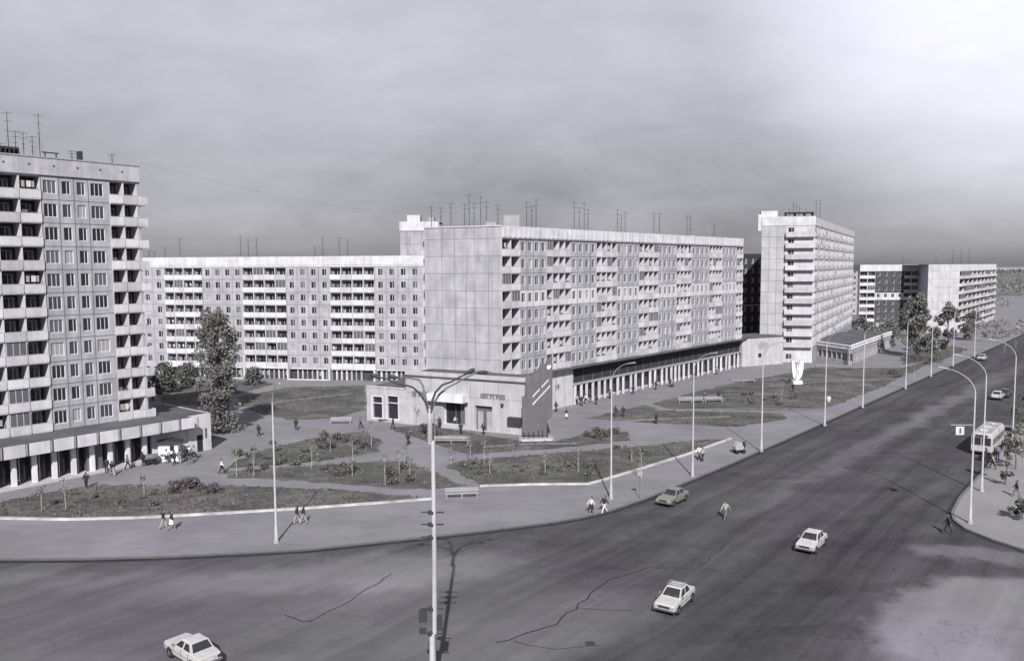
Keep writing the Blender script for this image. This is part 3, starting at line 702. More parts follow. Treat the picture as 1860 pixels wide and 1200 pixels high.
# ---- low shop in front of the left tower
SF0 = G(-150, 838, 5.3); SF1 = G(352, 757.5, 5.3); eS = (SF1-SF0); eS.z = 0; eS = eS.normalized(); LS_ = (Vector((SF1.x, SF1.y, 0))-Vector((SF0.x, SF0.y, 0))).length
O = Vector((SF0.x, SF0.y, 0)); MS = frame(O, eS)
wy = 1.9
b = Bld('shop', 'low long shop with white ribbed fascia at the foot of the left tower', 'shop building', O)
LE = LS_+3.4
b.roof.box(-.5, LS_, .05, 14, 5.12, 5.24, 'roof', MS)
b.roof.box(LS_+.003, LE-.21, wy-.11, 14, 5.123, 5.16, 'roof', MS)
b.par.box(0, LS_, .02, .3, 3.9, 5.1, 'dark', MS); bb = MB(); x = 0
while x < LS_-1: bb.box(x+.1, min(x+2.25, LS_), -.12, .02, 3.92, 5.32, 'white', MS, random.uniform(.9, 1.12)); bb.box(x+2.25, x+2.52, -.05, .02, 3.95, 5.28, 'concrete', MS); x += 2.6
bb.build('fascia', b.root)
xw = aon(O+Vector((-eS.y, eS.x, 0))*wy, eS, 268)
b.wall.box(0, LE, wy+.6, wy+.8, 0, 3.9, 'glass', MS)
b.wall.box(xw, LE, wy, wy+.58, 0, 5.12, 'white', MS, 1.1); b.wall.box(LE-.2, LE+.02, wy+.585, 14, 0, 5.2, 'white', MS, 1.0); b.wall.box(LS_+.02, LE+.05, wy-.12, wy-.003, 0, 5.2, 'white', MS, 1.0)
b.wall.box(0, LS_, .3, wy+.6, 3.78, 3.9, 'concrete', MS)
bb = MB(); x = .4; k = 0
while x < xw-.3:
    bb.box(x, x+.5, wy-.75, wy-.3, .45, 3.77, 'white', MS, 1.2); bb.box(x+1.1, x+1.18, wy+.35, wy+.5, .45, 3.77, 'frame', MS); x += 2.15
bb.build('pillar_row', b.root)
bb = MB(); bb.box(-.5, xw, wy-1.0, wy+.59, .05, .45, 'white', MS, .85); bb.build('plinth', b.root)
bb = MB(); xd = aon(O+Vector((-eS.y, eS.x, 0))*wy, eS, 158); bb.box(xd-.9, xd+1.0, wy-.3, wy+.5, .46, 3.77, 'glass2', MS); bb.build('doorway', b.root)
xd = LE-1.6; bb = MB(); bb.box(xd-.45, xd+.35, wy-.16, wy-.123, .1, 2.4, 'glass', MS); bb.build('door', b.root)
b.finish()
shopO, shopE = O, eS

# ---- shop podium at the gable of the slab
Q0 = G(667, 764); Q1 = G(953, 792); eP = (Q1-Q0).normalized(); LP = (Q1-Q0).length; MP = frame(Q0, eP); iP = Vector((-eP.y, eP.x, 0))
b = Bld('shop', 'pale two-entrance shop block at the foot of the long slab with dark lettering', 'shop building', Q0)
zp = 7.9; xa = aon(Q0, eP, 735)
def hole_wall(mb, M, x0, x1, z0, z1, holes, k, dp=.45, tn=1.0):
    xs_ = sorted(set([x0, x1]+[h[0] for h in holes]+[h[1] for h in holes]))
    for i in range(len(xs_)-1):
        xa_, xb_ = xs_[i], xs_[i+1]; hh = [h for h in holes if h[0] <= xa_+1e-6 and h[1] >= xb_-1e-6]
        segs = [(z0, z1)]
        if hh: segs = [(z0, hh[0][2]), (hh[0][3], z1)]
        for (p, q) in segs:
            if q-p > .01: mb.face([M @ Vector(v) for v in ((xa_, 0, p), (xb_, 0, p), (xb_, 0, q), (xa_, 0, q))], k, tn*random.uniform(.97, 1.03))
    for (p, q, r, s_) in holes:
        for a1, a2 in (((p, r), (p, s_)), ((q, r), (q, s_)), ((p, r), (q, r)), ((p, s_), (q, s_))):
            mb.face([M @ Vector((a1[0], 0, a1[1])), M @ Vector((a2[0], 0, a2[1])), M @ Vector((a2[0], dp, a2[1])), M @ Vector((a1[0], dp, a1[1]))], k, 1.0)
def hp(px0, px1, py0, py1):
    a0 = aon(Q0, eP, px0); a1 = aon(Q0, eP, px1); z1 = onplane(Q0, eP, (px0+px1)/2, py0)[1]; z0 = onplane(Q0, eP, (px0+px1)/2, py1)[1]; return (a0, a1, max(z0, .02), z1)
holes = [hp(675, 692, 720, 758), hp(702, 721, 719, 760), hp(803, 843, 729, 771), hp(861, 893, 737, 783)]
hole_wall(b.wall, MP, 0, xa, 0, 5.6, holes[:2], 'white', tn=.76); hole_wall(b.wall, MP, xa, LP, 0, zp, holes[2:], 'white', dp=.9, tn=.74)
for x in [xa+i*2.35 for i in range(1, 8)]: b.seam.box(x, x+.04, -.01, .02, 5.2, zp-.2, 'seam', MP)
b.seam.box(xa, LP, -.01, .02, 5.16, 5.2, 'seam', MP)
sideL = 12.0
b.wall.face([MP @ Vector(v) for v in ((LP, 0, 0), (LP, 7.5, 0), (LP, 7.5, zp), (LP, 0, zp))], 'white', .95)
b.wall.face([MP @ Vector(v) for v in ((0, 0, 0), (0, 16, 0), (0, 16, 5.6), (0, 0, 5.6))], 'white', .9); b.wall.face([MP @ Vector(v) for v in ((xa, 0, 5.6), (xa, 16, 5.6), (xa, 16, zp), (xa, 0, zp))], 'white', .9)
b.roof.face([MP @ Vector(v) for v in ((0, .01, 5.58), (xa, .01, 5.58), (xa, 16, 5.58), (0, 16, 5.58))], 'roof')
b.roof.box(xa-.2, LP+.35, -.25, 7.4, zp, zp+.16, 'roof', MP); b.roof.box(xa, LP-10, 7.41, 16, zp-.2, zp+.1, 'roof', MP)
bb = MB(); bb.box(0, xa-.21, -.1, .2, 5.6, 5.85, 'white', MP, .8); bb.box(xa-.1, LP+.1, -.003, .25, zp+.163, zp+.8, 'white', MP, .78); bb.box(LP-.15, LP+.1, .253, 7.3, zp+.163, zp+.8, 'white', MP, .9); bb.build('parapet', b.root)
for h in holes[:2]:
    o = MB(); x0, x1, z0, z1 = h; t = .16
    for q in ((x0-.25, x0, z0-.25, z1+.15), (x1, x1+.25, z0-.25, z1+.15), (x0, x1, z1, z1+.15), (x0, x1, z0-.25, z0), (x0, x1, z0+(z1-z0)*.68, z0+(z1-z0)*.68+.14)): o.box(q[0], q[1], -.08, .06, q[2], q[3], 'white', MP, 1.1)
    wo = o.build('window', b.root); o2 = MB(); o2.box(x0, x1, .3, .34, z0, z1, 'glass', MP); o2.build('pane', wo, off=tuple(b.root.location))
x0, x1, z0, z1 = holes[2]; o = MB(); o.box(x0, x1, .85, .9, z0, z1, 'glass', MP); o.box(x0, x0+.15, .5, .84, z0, z1, 'frame', MP, ); o.box((x0+x1)/2-.06, (x0+x1)/2+.06, .6, .84, z0, z1, 'glass2', MP); o.box(x1-1.1, x1-.3, .6, .84, z0, z1-.3, 'glass2', MP); o.build('doorway', b.root)
x0, x1, z0, z1 = holes[3]; o = MB(); o.box(x0, x1, .6, .65, z0, z1, 'glass2', MP); o.box(x0+.3, x0+1.2, .5, .59, z0, z1-.9, 'concrete', MP); o.box(x1-1.2, x1-.3, .5, .59, z0, z1-.9, 'concrete', MP); o.build('doorway', b.root)
hc = hp(780, 846, 714, 728); o = MB(); o.box(hc[0], hc[1], -1.1, -.01, hc[2], hc[3], 'white', MP, 1.15); o.build('entrance_canopy', b.root)
hc = hp(785, 802, 729, 772); o = MB(); o.box(hc[0], hc[1], -.06, -.01, hc[2], hc[3], 'concrete', MP); o.build('wall_panel', b.root)
hc = hp(925, 950, 757, 768); o = MB(); o.box(hc[0], hc[1], -.9, -.01, hc[2], hc[3], 'dark', MP); o.build('kiosk_hatch', b.root)
for px, py in ((848, 733), (913, 735)):
    a_, z_ = onplane(Q0, eP, px, py); o = MB(); o.box(a_-.16, a_+.16, -.4, -.01, z_-.2, z_+.2, 'dark', MP); o.build('wall_lamp', b.root)
# signboards: letters too blurred to read in the photograph, kept as dark raised characters
rs = random.Random(3)
def glyphs(n, x0, x1, z0, z1, k, M, parent, name, shear=0.0, y=-.1):
    mb = MB(); cw = (x1-x0)/n
    for i in range(n):
        a = x0+i*cw+cw*.05; c = a+cw*.86; t = cw*.3; hh = z1-z0; st = rs.choice('PNOHTE')
        def bx(p, q, r, s_):
            dx = shear*0; mb.box(p, q, y, y+.08, r+shear*(p-x0), s_+shear*(p-x0), k, M)
        bx(a, a+t, z0, z1)
        if st in 'NOH': bx(c-t, c, z0, z1)
        if st in 'POTE': bx(a+t, c-(t if st == 'O' else 0), z1-hh*.2, z1)
        if st in 'OE': bx(a+t, c-(t if st == 'O' else 0), z0, z0+hh*.2)
        if st in 'NHPE': bx(a+t, c-(t if st in 'NH' else 0), z0+hh*.42, z0+hh*.6)
    return mb.build(name, parent)
h = hp(747, 781, 708, 722); glyphs(6, h[0], h[1], h[2]+.1, h[3]-.2, 'cgrey', MP, b.root, 'wall_lettering')
h = hp(872, 917, 713, 725); glyphs(8, h[0], h[1], h[2]+.1, h[3]-.2, 'cgrey', MP, b.root, 'wall_lettering')
b.finish()

# ---- second tower (right) with its white end and balconies
T0 = PD(1381, 206); T1 = PD(1477, 203); T2 = PD(1548, 290); eE = (T1-T0).normalized(); WE = (T1-T0).length; eR = (T2-T1).normalized(); LR = (T2-T1).length
b = Bld('apartment_tower', 'white twelve-storey tower with ladder of end balconies right of the long slab', 'apartment tower', T1)
topR = 35.0; zsR = [topR-ST*i for i in range(12)]; sb = aon(T0, eE, 1422)
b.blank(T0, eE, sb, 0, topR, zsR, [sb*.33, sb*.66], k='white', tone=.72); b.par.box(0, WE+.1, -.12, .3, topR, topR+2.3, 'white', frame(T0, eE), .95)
rowsR = [(topR-ST*(i+1), topR-ST*i) for i in range(11)]
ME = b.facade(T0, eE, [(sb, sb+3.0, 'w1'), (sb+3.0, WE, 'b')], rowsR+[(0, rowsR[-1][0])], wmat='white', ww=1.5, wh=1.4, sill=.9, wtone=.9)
for z0_, z1_ in rowsR:
    b.pts_('end_balcony', [(sb+.1, WE-.1, -1.2, -.01, z0_-.1, z0_+.08, 'white', .9), (sb+.1, WE-.1, -1.22, -1.1, z0_+.08, z0_+1.15, 'white', random.uniform(.7, .95)), (sb+.1, sb+.2, -1.1, -.02, z0_+.08, z0_+1.15, 'white', .9)], ME)
nb = 9; bays = []
for i in range(nb): x = LR*i/nb; bays += [(x, x+LR/nb*.45, 'l2'), (x+LR/nb*.45, x+LR/nb, 'w2')]
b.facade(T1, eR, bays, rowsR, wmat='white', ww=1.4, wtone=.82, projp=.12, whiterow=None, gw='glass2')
MR = frame(T1, eR); b.par.box(0, LR, -.1, .2, topR, topR+2.0, 'white', MR, 1.0)
b.wall.face([MR @ Vector(v) for v in ((0, 0, 0), (LR, 0, 0), (LR, 0, rowsR[-1][0]), (0, 0, rowsR[-1][0]))], 'panel', .9)
T0b = T0+(T2-T1); quadroof(b, [T0, T1, T2, T0b], topR+1.9)
b.wall.face([Vector((T0.x, T0.y, 0)), Vector((T0b.x, T0b.y, 0)), Vector((T0b.x, T0b.y, topR+2)), Vector((T0.x, T0.y, topR+2))], 'panel', .9)
b.pt('roof_housing', -.2, 3.8, .31, 5, topR+1.9, topR+3.8, 'white', ME)
b.pts_('roof_frame', [(6, 13, 4, 8, topR+3.4, topR+3.6, 'dark')]+[(x, x+.15, 4, 8, topR+1.9, topR+3.42, 'dark') for x in (6.2, 8.5, 10.8, 12.8)], ME)
b.pt('side_housing', -.9, -.02, .3, 1.2, topR-1.2, topR+3.0, 'white', ME)
b.finish(nmax=100)

# ---- dark block in the gap, its shade painted into the wall colour
D0 = PD(1346, 232); D1 = PD(1384, 236); b = Bld('apartment_block', 'dark block with painted shade standing in the gap between long slab and white tower', 'apartment block', D0)
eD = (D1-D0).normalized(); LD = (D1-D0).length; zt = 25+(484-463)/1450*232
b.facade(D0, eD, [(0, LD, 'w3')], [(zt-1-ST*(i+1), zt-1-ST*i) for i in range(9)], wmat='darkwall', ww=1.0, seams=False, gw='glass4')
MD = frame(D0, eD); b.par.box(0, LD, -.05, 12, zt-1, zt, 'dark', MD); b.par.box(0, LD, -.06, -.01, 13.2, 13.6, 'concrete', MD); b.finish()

# ---- link building between slab and tower
K0 = PD(1349, 195.5); K1 = PD(1424, 201.5); b = Bld('shop', 'plain white low annexe joining the long slab to the white tower', 'shop building', K0)
eK = (K1-K0).normalized(); LK = (K1-K0).length; MK = frame(K0, eK)
b.wall.box(0, LK, 0, 9, 0, 7.1, 'white', MK, .80); b.roof.box(-.1, LK+.1, -.2, 9.1, 7.103, 7.3, 'roof', MK)
for px, py, r in ((1383, 627, 1.0), (1392, 626, .7)):
    a_, z_ = onplane(K0, eK, px, py); bb = MB(); pts = [(a_+r*math.cos(t*math.pi/6)*1.1, z_+r*math.sin(t*math.pi/6)) for t in range(12)]; bb.prism(pts, -.06, -.003, 'concrete', MK); bb.build('wall_relief', b.root)
a_, z_ = onplane(K0, eK, 1380, 645); bb = MB(); bb.box(a_-.5, a_+.5, -.05, -.003, z_-.5, z_+.5, 'glass', MK); bb.build('window', b.root)
a_, z_ = onplane(K0, eK, 1416, 634); 
b.finish()

# ---- pavilion with white slab roof
C = G(1545, 664); CL = PD(1474, 213); CRt = PD(1622, 240)
b = Bld('pavilion', 'low glazed pavilion with bright white slab roof in front of the white tower', 'pavilion', C)
e1 = (C-CL).normalized(); L1 = (C-CL).length; e2 = (CRt-C).normalized(); L2 = (CRt-C).length
M1 = frame(CL, e1); M2 = frame(C, e2)
for M_, L_ in ((M1, L1), (M2, L2)):
    b.wall.box(.3, L_-.3, .6, .9, 0, 3.9, 'glass2', M_); 
    bb = MB(); x = .5
    while x < L_-.5: bb.box(x, x+.25, .3, .58, 0, 3.9, 'concrete', M_); x += 1.9
    bb.build('pillar_row', b.root)
    b.wall.box(.3, L_-.3, .25, .58, 0, 1.1, 'panel', M_); b.wall.box(.3, L_-.3, .28, .57, 2.9, 3.9, 'panel', M_)
pts = [CL, C, CRt, CRt+Vector((-10, 10, 0)), C+Vector((-3, 16, 0)), CL+Vector((4, 14, 0))]
rb = MB(); lo = [Vector((p.x, p.y, 3.92)) for p in pts]; hi = [Vector((p.x, p.y, 4.8)) for p in pts]
for t in tessellate_polygon([hi]): rb.face([hi[i] for i in t], 'roof')
for i in range(len(pts)): j = (i+1) % len(pts); rb.face([lo[i], lo[j], hi[j], hi[i]], 'white', 1.25)
for t in tessellate_polygon([lo]): rb.face([lo[i] for i in t], 'concrete')
rb.build('roof', b.root)
rr = MB()
for a, c in ((CL, C), (C, CRt)):
    Mx = frame(a, c-a); rr.box(0, (c-a).length, -.15, .5, 4.803, 5.0, 'white', Mx, 1.35)
rr.build('roof_edge', b.root)
b.finish()

# ---- far block
F0 = PD(1560, 312); F1 = PD(1684, 312); b = Bld('apartment_block', 'far nine-storey block with dark window panels and white end at right', 'apartment block', F1)
eF = (F1-F0).normalized(); LF = (F1-F0).length; fx = [aon(F0, eF, x) for x in (1560, 1587, 1639, 1666, 1684)]; fx[0] = 0; fx[-1] = LF
rowsF = [(22.5-ST*(i+1), 22.5-ST*i) for i in range(8)]
for i, r in enumerate(rowsF):
    b.facade(F0, eF, [(fx[0], fx[1], 'l2'), (fx[2], fx[3], 'l2')], [r], wmat='white')
    b.facade(F0, eF, [(fx[1], fx[2], 'w4')], [r], wmat='white' if i == 3 else 'darkwall', ww=1.2, wtone=1.0 if i == 3 else 2.4, gw='glass' if i == 3 else None)
    b.facade(F0, eF, [(fx[3], fx[4], 'b')], [r], wmat='panel')
MF = frame(F0, eF); b.par.box(0, LF, -.15, 12, 22.5, 25, 'white', MF, 1.0)
F2 = PD(1684, 292); F3 = PD(1741, 292); F4 = PD(1806, 365)
b.blank(F2, F3-F2, (F3-F2).length, 0, 25, [22.5-ST*i for i in range(8)], [4, 8], k='white', tone=.85, seamw=.05)
b.wall.face([Vector((F1.x, F1.y+12, 0)), Vector((F2.x, F2.y, 0)), Vector((F2.x, F2.y, 25)), Vector((F1.x, F1.y+12, 25))], 'panel')
eF2 = (F4-F3); b.facade(F3, eF2.normalized(), [(0, eF2.length, 'l9')], rowsF, wmat='white', projp=.5)
MF2 = frame(F3, eF2); b.par.box(0, eF2.length, -.1, .3, 22.5, 25, 'white', MF2, 1.2)
quadroof(b, [F2, F3, F4, F4+Vector((-14, 12, 0)), F2+Vector((0, 30, 0))], 24.9)
b.wall.face([Vector((F4.x, F4.y, 0)), Vector((F4.x-14, F4.y+12, 0)), Vector((F4.x-14, F4.y+12, 25)), Vector((F4.x, F4.y, 25))], 'panel')
b.finish(panes=False)
# ---- further wing between white tower and far block
U0 = PD(1500, 400); U1 = PD(1556, 400)
b = Bld('apartment_block', 'pale distant block glimpsed between white tower and far block', 'apartment block', U0)
b.facade(U0, (U1-U0).normalized(), [(0, (U1-U0).length, 'w6')], [(22.5-ST*(i+1), 22.5-ST*i) for i in range(8)], ww=1.2, wmat='panel', seams=False)
b.par.box(0, (U1-U0).length, -.1, 12, 22.5, 25, 'white', frame(U0, U1-U0)); b.finish(panes=False)

# ------------------------------------------------------------------ antennas
def masts(plist, depthf, zb, where, grp):
    for i, (px, py) in enumerate(plist):
        d = depthf(px); P = PD(px, d, 480); P.z = zb; zt = H + ray(px, py).z*d; antenna(None, P, max(1.5, zt-zb), i, len(plist), where, grp)
def dL(px): 
    s_ = aon(A, eL, px); return (A+eL*s_).y*1.0+4
masts([(785, 375), (802, 377), (820, 368), (845, 370), (853, 353), (862, 368), (874, 357), (884, 366), (905, 372)], lambda px: 134, parL-.6, 'the roof above the slab blank end', 'roof antennas')
masts([(957, 366), (966, 374), (974, 362), (1043, 366), (1052, 376), (1061, 368), (1068, 380), (1121, 380), (1128, 390), (1135, 385), (1187, 386), (1197, 387), (1247, 391), (1253, 392), (1296, 408)], dL, parL-.6, 'the long slab street-side roof', 'roof antennas')
masts([(272, 455), (281, 457), (301, 449), (328, 433), (438, 428), (452, 434), (467, 432), (573, 449), (587, 428), (617, 431), (632, 434)], lambda px: 186, topW+2.0, 'the roof of the yard wing', 'roof antennas')
masts([(12, 262), (27, 206), (40, 240), (54, 243), (70, 250), (83, 210), (140, 276), (212, 282)], lambda px: 108-(262-px)*.045, topT+1.9, 'the roof of the left tower', 'roof antennas')
masts([(1432, 378), (1439, 367), (1444, 372), (1450, 375), (1462, 380), (1480, 364), (1487, 364)], lambda px: 214, topR+1.9, 'the roof of the white tower', 'roof antennas')
masts([(1640, 462), (1700, 470), (1730, 455), (1745, 453), (1760, 452)], lambda px: 330, 24.9, 'the roof of the far block', 'roof antennas')

wa = PD(255, 106, 300); wa.z = 39.0; wb = PD(735, 182, 384); wb.z = 37.2
pts = [wa+(wb-wa)*(i/16)-Vector((0, 0, 1.2*math.sin(math.pi*i/16))) for i in range(17)]
mb = MB(); mb.tube(pts, .011, 'poledark', 4); setp(mb.build('overhead_cable'), 'thin cable strung from the left tower roof to the block behind', 'cable')
for (px, py, lb) in ((1275, 1022, 'round iron manhole cover near the crack in the roadway'), (1072, 1168, 'dark manhole cover at the lower end of the long crack'), (1320, 985, 'small iron cover in the middle of the crossing')):
    P = G(px, py); r = empty('manhole_cover', P, lb, 'manhole cover', 'iron covers in the roadway'); mb = MB(); mb.tube([P+Vector((0, 0, -.02)), P+Vector((0, 0, .012))], .36, 'dark', 20); mb.build('lid', r)

# ------------------------------------------------------------------ street lamps
def lamp_proto():
    r = empty('street_lamp', (0, 0, 0)); mb = MB(); hgt = 12.6
    mb.tube([(0, 0, 0), (0, 0, 1.6), (0, 0, 1.62), (0, 0, hgt)], [.15, .13, .095, .06], 'pole', 10); mb.build('pole', r, smooth=True)
    mb = MB(); pts = [(0, 0, hgt)]
    for i in range(1, 9):
        t = i/8*R_(72); pts.append((3.4*(1-math.cos(t))*1.0, 0, hgt+2.35*math.sin(t)))
    mb.tube(pts, [.055-.003*i for i in range(9)], 'pole', 7); ex = pts[-1]; mb.build('arm', r, smooth=True)
    mb = MB(); M = Matrix.Translation(ex) @ Matrix.Rotation(R_(-10), 4, 'Y')
    mb.hexa([M @ Vector(v) for v in ((-.1, -.07, -.04), (.9, -.12, -.05), (.9, .12, -.05), (-.1, .07, -.04), (-.1, -.05, .05), (.8, -.08, .08), (.8, .08, .08), (-.1, .05, .05))], 'lampglass'); mb.build('lamp_head', r)
    mb = MB(); mb.tube([(0, 0, 0), (0, 0, .35)], [.26, .2], 'concrete', 8); mb.build('base', r); return r
LP0 = lamp_proto(); first = True
left = [(502, 985), (1110, 906), (1258, 865), (1383, 820), (1498, 773), (1567, 740), (1645, 706), (1691, 684), (1731, 665), (1770, 648)]
def place(proto, used, P, rz, label, group, sc=1.0):
    o = proto if not used else copy_tree(proto); o.location = P; o.rotation_euler = (0, 0, rz); o.scale = (sc,)*3
    return o
used = False
LAMPL = ['pale street lamp standing alone on the left pavement with its long shadow', 'nearest lamp of the left-hand row beside two walkers', 'street lamp beside the round-headed bush person on the left pavement', 'third of the left-hand lamp row beside the pram', 'fourth of the left-hand lamp row before the round white bin', 'fifth lamp of the left-hand row on the avenue', 'sixth lamp of the left-hand row on the avenue', 'seventh lamp of the left-hand row on the avenue', 'eighth lamp of the left-hand row on the avenue', 'farthest lamp of the left-hand row on the avenue']
LAMPL[2] = 'second lamp of the left-hand row, beside a walker with a white bundle'
for i, p in enumerate(left):
    P = G(*p, PZ); rz = R_(-50) if i else R_(-62)
    o = place(LP0, used, P, rz, '', ''); used = True; setp(o, LAMPL[i], 'street lamp', 'street lamps along the avenue')
right = [G(1762, 950, PZ), G(1783, 892, PZ), G(1838, 822, PZ)]
right += [right[2]+Vector((16.5, 20.5, 0)), right[2]+Vector((35, 44, 0)), right[2]+Vector((57, 70, 0))]
for i, P in enumerate(right):
    o = place(LP0, True, P, R_(147), '', ''); setp(o, ['nearest tall lamp on the right-hand corner of the crossing', 'second lamp on the right pavement just behind the corner lamp', 'third lamp on the right pavement rising among small trees', 'fourth lamp on the right side with only its arm in view', 'fifth lamp on the right side with only its arm in view', 'farthest lamp on the right side with only its arm in view'][i], 'street lamp', 'street lamps along the avenue')
# extension arm with hanging route sign on the corner lamp
Pc = right[0]; Msg = Matrix.Translation((Pc.x, Pc.y, 0)); zb = onplane(Vector((Pc.x, Pc.y, 0)), Vector((1, 0, 0)), 1745, 771)[1]
rs_ = empty('hanging_sign', (Pc.x, Pc.y, zb), 'small white square sign hanging from a bracket on the corner lamp', 'sign')
mb = MB(); mb.tube([(Pc.x-.05, Pc.y-.1, zb), (Pc.x-2.3, Pc.y-.1, zb)], .035, 'pole', 6); mb.build('bracket', rs_)
mb = MB(); mb.box(Pc.x-1.8, Pc.x-1.0, Pc.y-.14, Pc.y-.10, zb-.95, zb-.15, 'white', tone=1.0); mb.build('sign_panel', rs_)
mb = MB(); mb.box(Pc.x-1.46, Pc.x-1.32, Pc.y-.16, Pc.y-.143, zb-.8, zb-.3, 'dark'); mb.build('mark', rs_)
mb = MB(); mb.box(Pc.x-1.7, Pc.x-1.66, Pc.y-.13, Pc.y-.09, zb-.15, zb-.03, 'dark'); mb.box(Pc.x-1.14, Pc.x-1.1, Pc.y-.13, Pc.y-.09, zb-.15, zb-.03, 'dark'); mb.build('hanger', rs_)
# foreground three-armed lamp mast
PF = Vector((-4.62, 45.6, 0)); rt = empty('lamp_mast', PF, 'tall foreground lamp mast with branching curved arms in the middle', 'street lamp')
def fz(py): return onplane(PF, Vector((1, 0, 0)), 781, py)[1]
def fp(px, py, dy=0): a_, z_ = onplane(PF+Vector((0, dy, 0)), Vector((1, 0, 0)), px, py); return (PF.x+a_, PF.y+dy, z_)
mb = MB(); mb.tube([fp(787, 1290), fp(786, 1150), (PF.x, PF.y, fz(1148)), (PF.x, PF.y, fz(1020)), (PF.x, PF.y, fz(800))], [.21, .195, .165, .14, .10], 'pole', 14); mb.build('pole', rt, smooth=True)
mb = MB(); mb.tube([fp(781, 802), fp(781, 772)], [.15, .14], 'concrete', 12); mb.build('collar', rt)
mb = MB(); mb.tube([fp(781, 805), fp(781, 770), fp(780, 742)], [.12, .13, .08], 'pole', 10); mb.build('crown_fitting', rt, smooth=True)
arms = [([(779, 750, 0), (773, 730, 0), (762, 714, 0), (750, 703, 0), (735, 699, 0), (718, 696, 0), (704, 688, 0), (692, 686, 0)], 'dark', (692, 686, 672, 680)),
        ([(782, 750, 0), (785, 728, .1), (791, 712, .2), (803, 699, .2), (820, 693, .2), (836, 684, .2), (845, 680, .2)], 'dark', (843, 680, 862, 670)),
        ([(783, 748, 0), (789, 730, .4), (798, 716, .8), (812, 704, 1.0), (835, 692, 1.2), (853, 682, 1.2), (868, 676, 1.2)], 'poledark', (866, 676, 886, 676)),
        ([(779, 750, 0), (774, 725, .6), (768, 700, 1.2), (762, 690, 1.6), (745, 686, 2.0), (722, 686, 2.2)], 'poledark', (724, 686, 706, 683))]
for pts, k, hd in arms:
    mb = MB(); mb.tube([fp(*q) for q in pts], [.07-.004*i for i in range(len(pts))], k, 8); ao = mb.build('arm', rt, smooth=True)
    dy = pts[-1][2]; a, c = Vector(fp(hd[0], hd[1], dy)), Vector(fp(hd[2], hd[3], dy)); mb = MB(); mb.tube([a, a+(c-a)*.3, a+(c-a)*.8, c], [.05, .11, .12, .06], 'dark', 8); mb.build('lamp_head', rt, smooth=True)
for (px, py, w_, h_) in ((768, 1118, .45, .7), (797, 1130, .4, .9), (768, 1145, .4, .3)):
    x, y, z = fp(px, py); mb = MB(); mb.box(x-w_/2, x+w_/2, y-.12, y+.12, z-h_/2, z+h_/2, 'dark'); mb.build('signal_box', rt)
for py in (930, 952, 975, 1105, 1150):
    x, y, z = fp(783, py); mb = MB(); mb.tube([(x, y, z-.08), (x, y, z+.08)], .2, 'dark', 12); mb.box(x+.2, x+.75, y-.03, y+.03, z-.04, z+.04, 'dark'); mb.box(x-.6, x-.2, y-.03, y+.03, z-.02, z+.04, 'dark'); mb.build('clamp', rt)

# ------------------------------------------------------------------ stele, sculpture, kiosk, benches
bp = G(975, 797, PZ); Mst = frame(Vector((bp.x, bp.y, 0)), Vector((1, .12, 0)))
st = empty('propaganda_stele', bp, 'tall flag-shaped grey stele with wavy top and two slanting white lines', 'monument')
eX = Vector((1, .12, 0)).normalized(); o0 = Vector((bp.x, bp.y, 0))
def sp(px, py): return onplane(o0, eX, px, py)
outl = [(949, 790), (948, 721), (954, 718), (954, 700), (957, 678), (962, 684), (968, 677), (972, 669), (977, 672), (982, 660), (986, 656), (990, 661), (995, 651), (1003, 643), (1003, 755), (993, 765), (993, 790)]
mb = MB(); mb.prism([sp(*q) for q in outl], -.12, .12, 'stele', Mst); mb.build('banner', st)
def slant(px0, py0, px1, py1, n, nm):
    mb = MB(); rr_ = random.Random(int(px0))
    for i in range(n):
        t0 = (i+.08)/n; t1 = (i+.78)/n
        if i == n//2 and nm: continue
        xA, yA = px0+(px1-px0)*t0, py0+(py1-py0)*t0; xB, yB = px0+(px1-px0)*t1, py0+(py1-py0)*t1
        q = [sp(xA, yA), sp(xB, yB), sp(xB+.6, yB-4.2), sp(xA+.6, yA-4.2)]
        mb.prism(q, -.16, -.123, 'white', Mst, 1.3)
    mb.build('lettering', st)
slant(967, 722, 996, 691, 9, True); slant(967, 736, 999, 702, 10, False)
a_, z_ = sp(997, 666); mb = MB(); mb.prism([(a_-.32, z_-.3), (a_+.05, z_-.35), (a_+.3, z_), (a_+.2, z_+.35), (a_-.1, z_+.2), (a_-.3, z_+.3)], -.17, -.123, 'white', Mst, 1.2); mb.build('emblem', st)
mb = MB(); mb.box(-2.7, 2.3, -.9, .9, 0, .42, 'concrete', Mst); mb.box(-2.4, 2.0, -1.3, 1.2, 0, .25, 'white', Mst); mb.build('plinth', st)
for x in (-1.9, -1.2, -.5, .2, .8, 1.5):
    mb = MB(); hgt = random.uniform(.6, 1.1); mb.box(x-.09, x+.09, -.45, -.3, .42, .42+hgt, 'dark', Mst); mb.build('leg', st)

P = G(1447, 697, PZ); sc_ = empty('sculpture', P, 'white split abstract sculpture on the lawn before the pavilion', 'sculpture')
u = 1450/171.0
for nm, poly, y in (('left_wing', [(-1.3, 5.0), (-.75, 4.8), (-.45, 3.9), (-.3, 2.2), (-.45, .9), (-.9, 1.6), (-1.15, 3.0)], 0), ('right_wing', [(1.3, 4.9), (.7, 5.0), (.35, 4.2), (.1, 2.4), (.4, .9), (1.0, 1.7), (1.25, 3.2)], .1)):
    mb = MB(); mb.prism(poly, -.35+y, .35+y, 'white', Matrix.Translation(P), 1.35); mb.build('wing', sc_)
mb = MB(); mb.prism([(-.25, .7), (.3, .7), (.2, 3.8), (.0, 4.5), (-.15, 3.7)], -.25, .25, 'white', Matrix.Translation(P), 1.2); mb.build('spine', sc_)
mb = MB(); mb.box(P.x-1.0, P.x+1.0, P.y-.7, P.y+.7, 0.13, .85, 'white', tone=1.3); mb.build('pedestal', sc_)

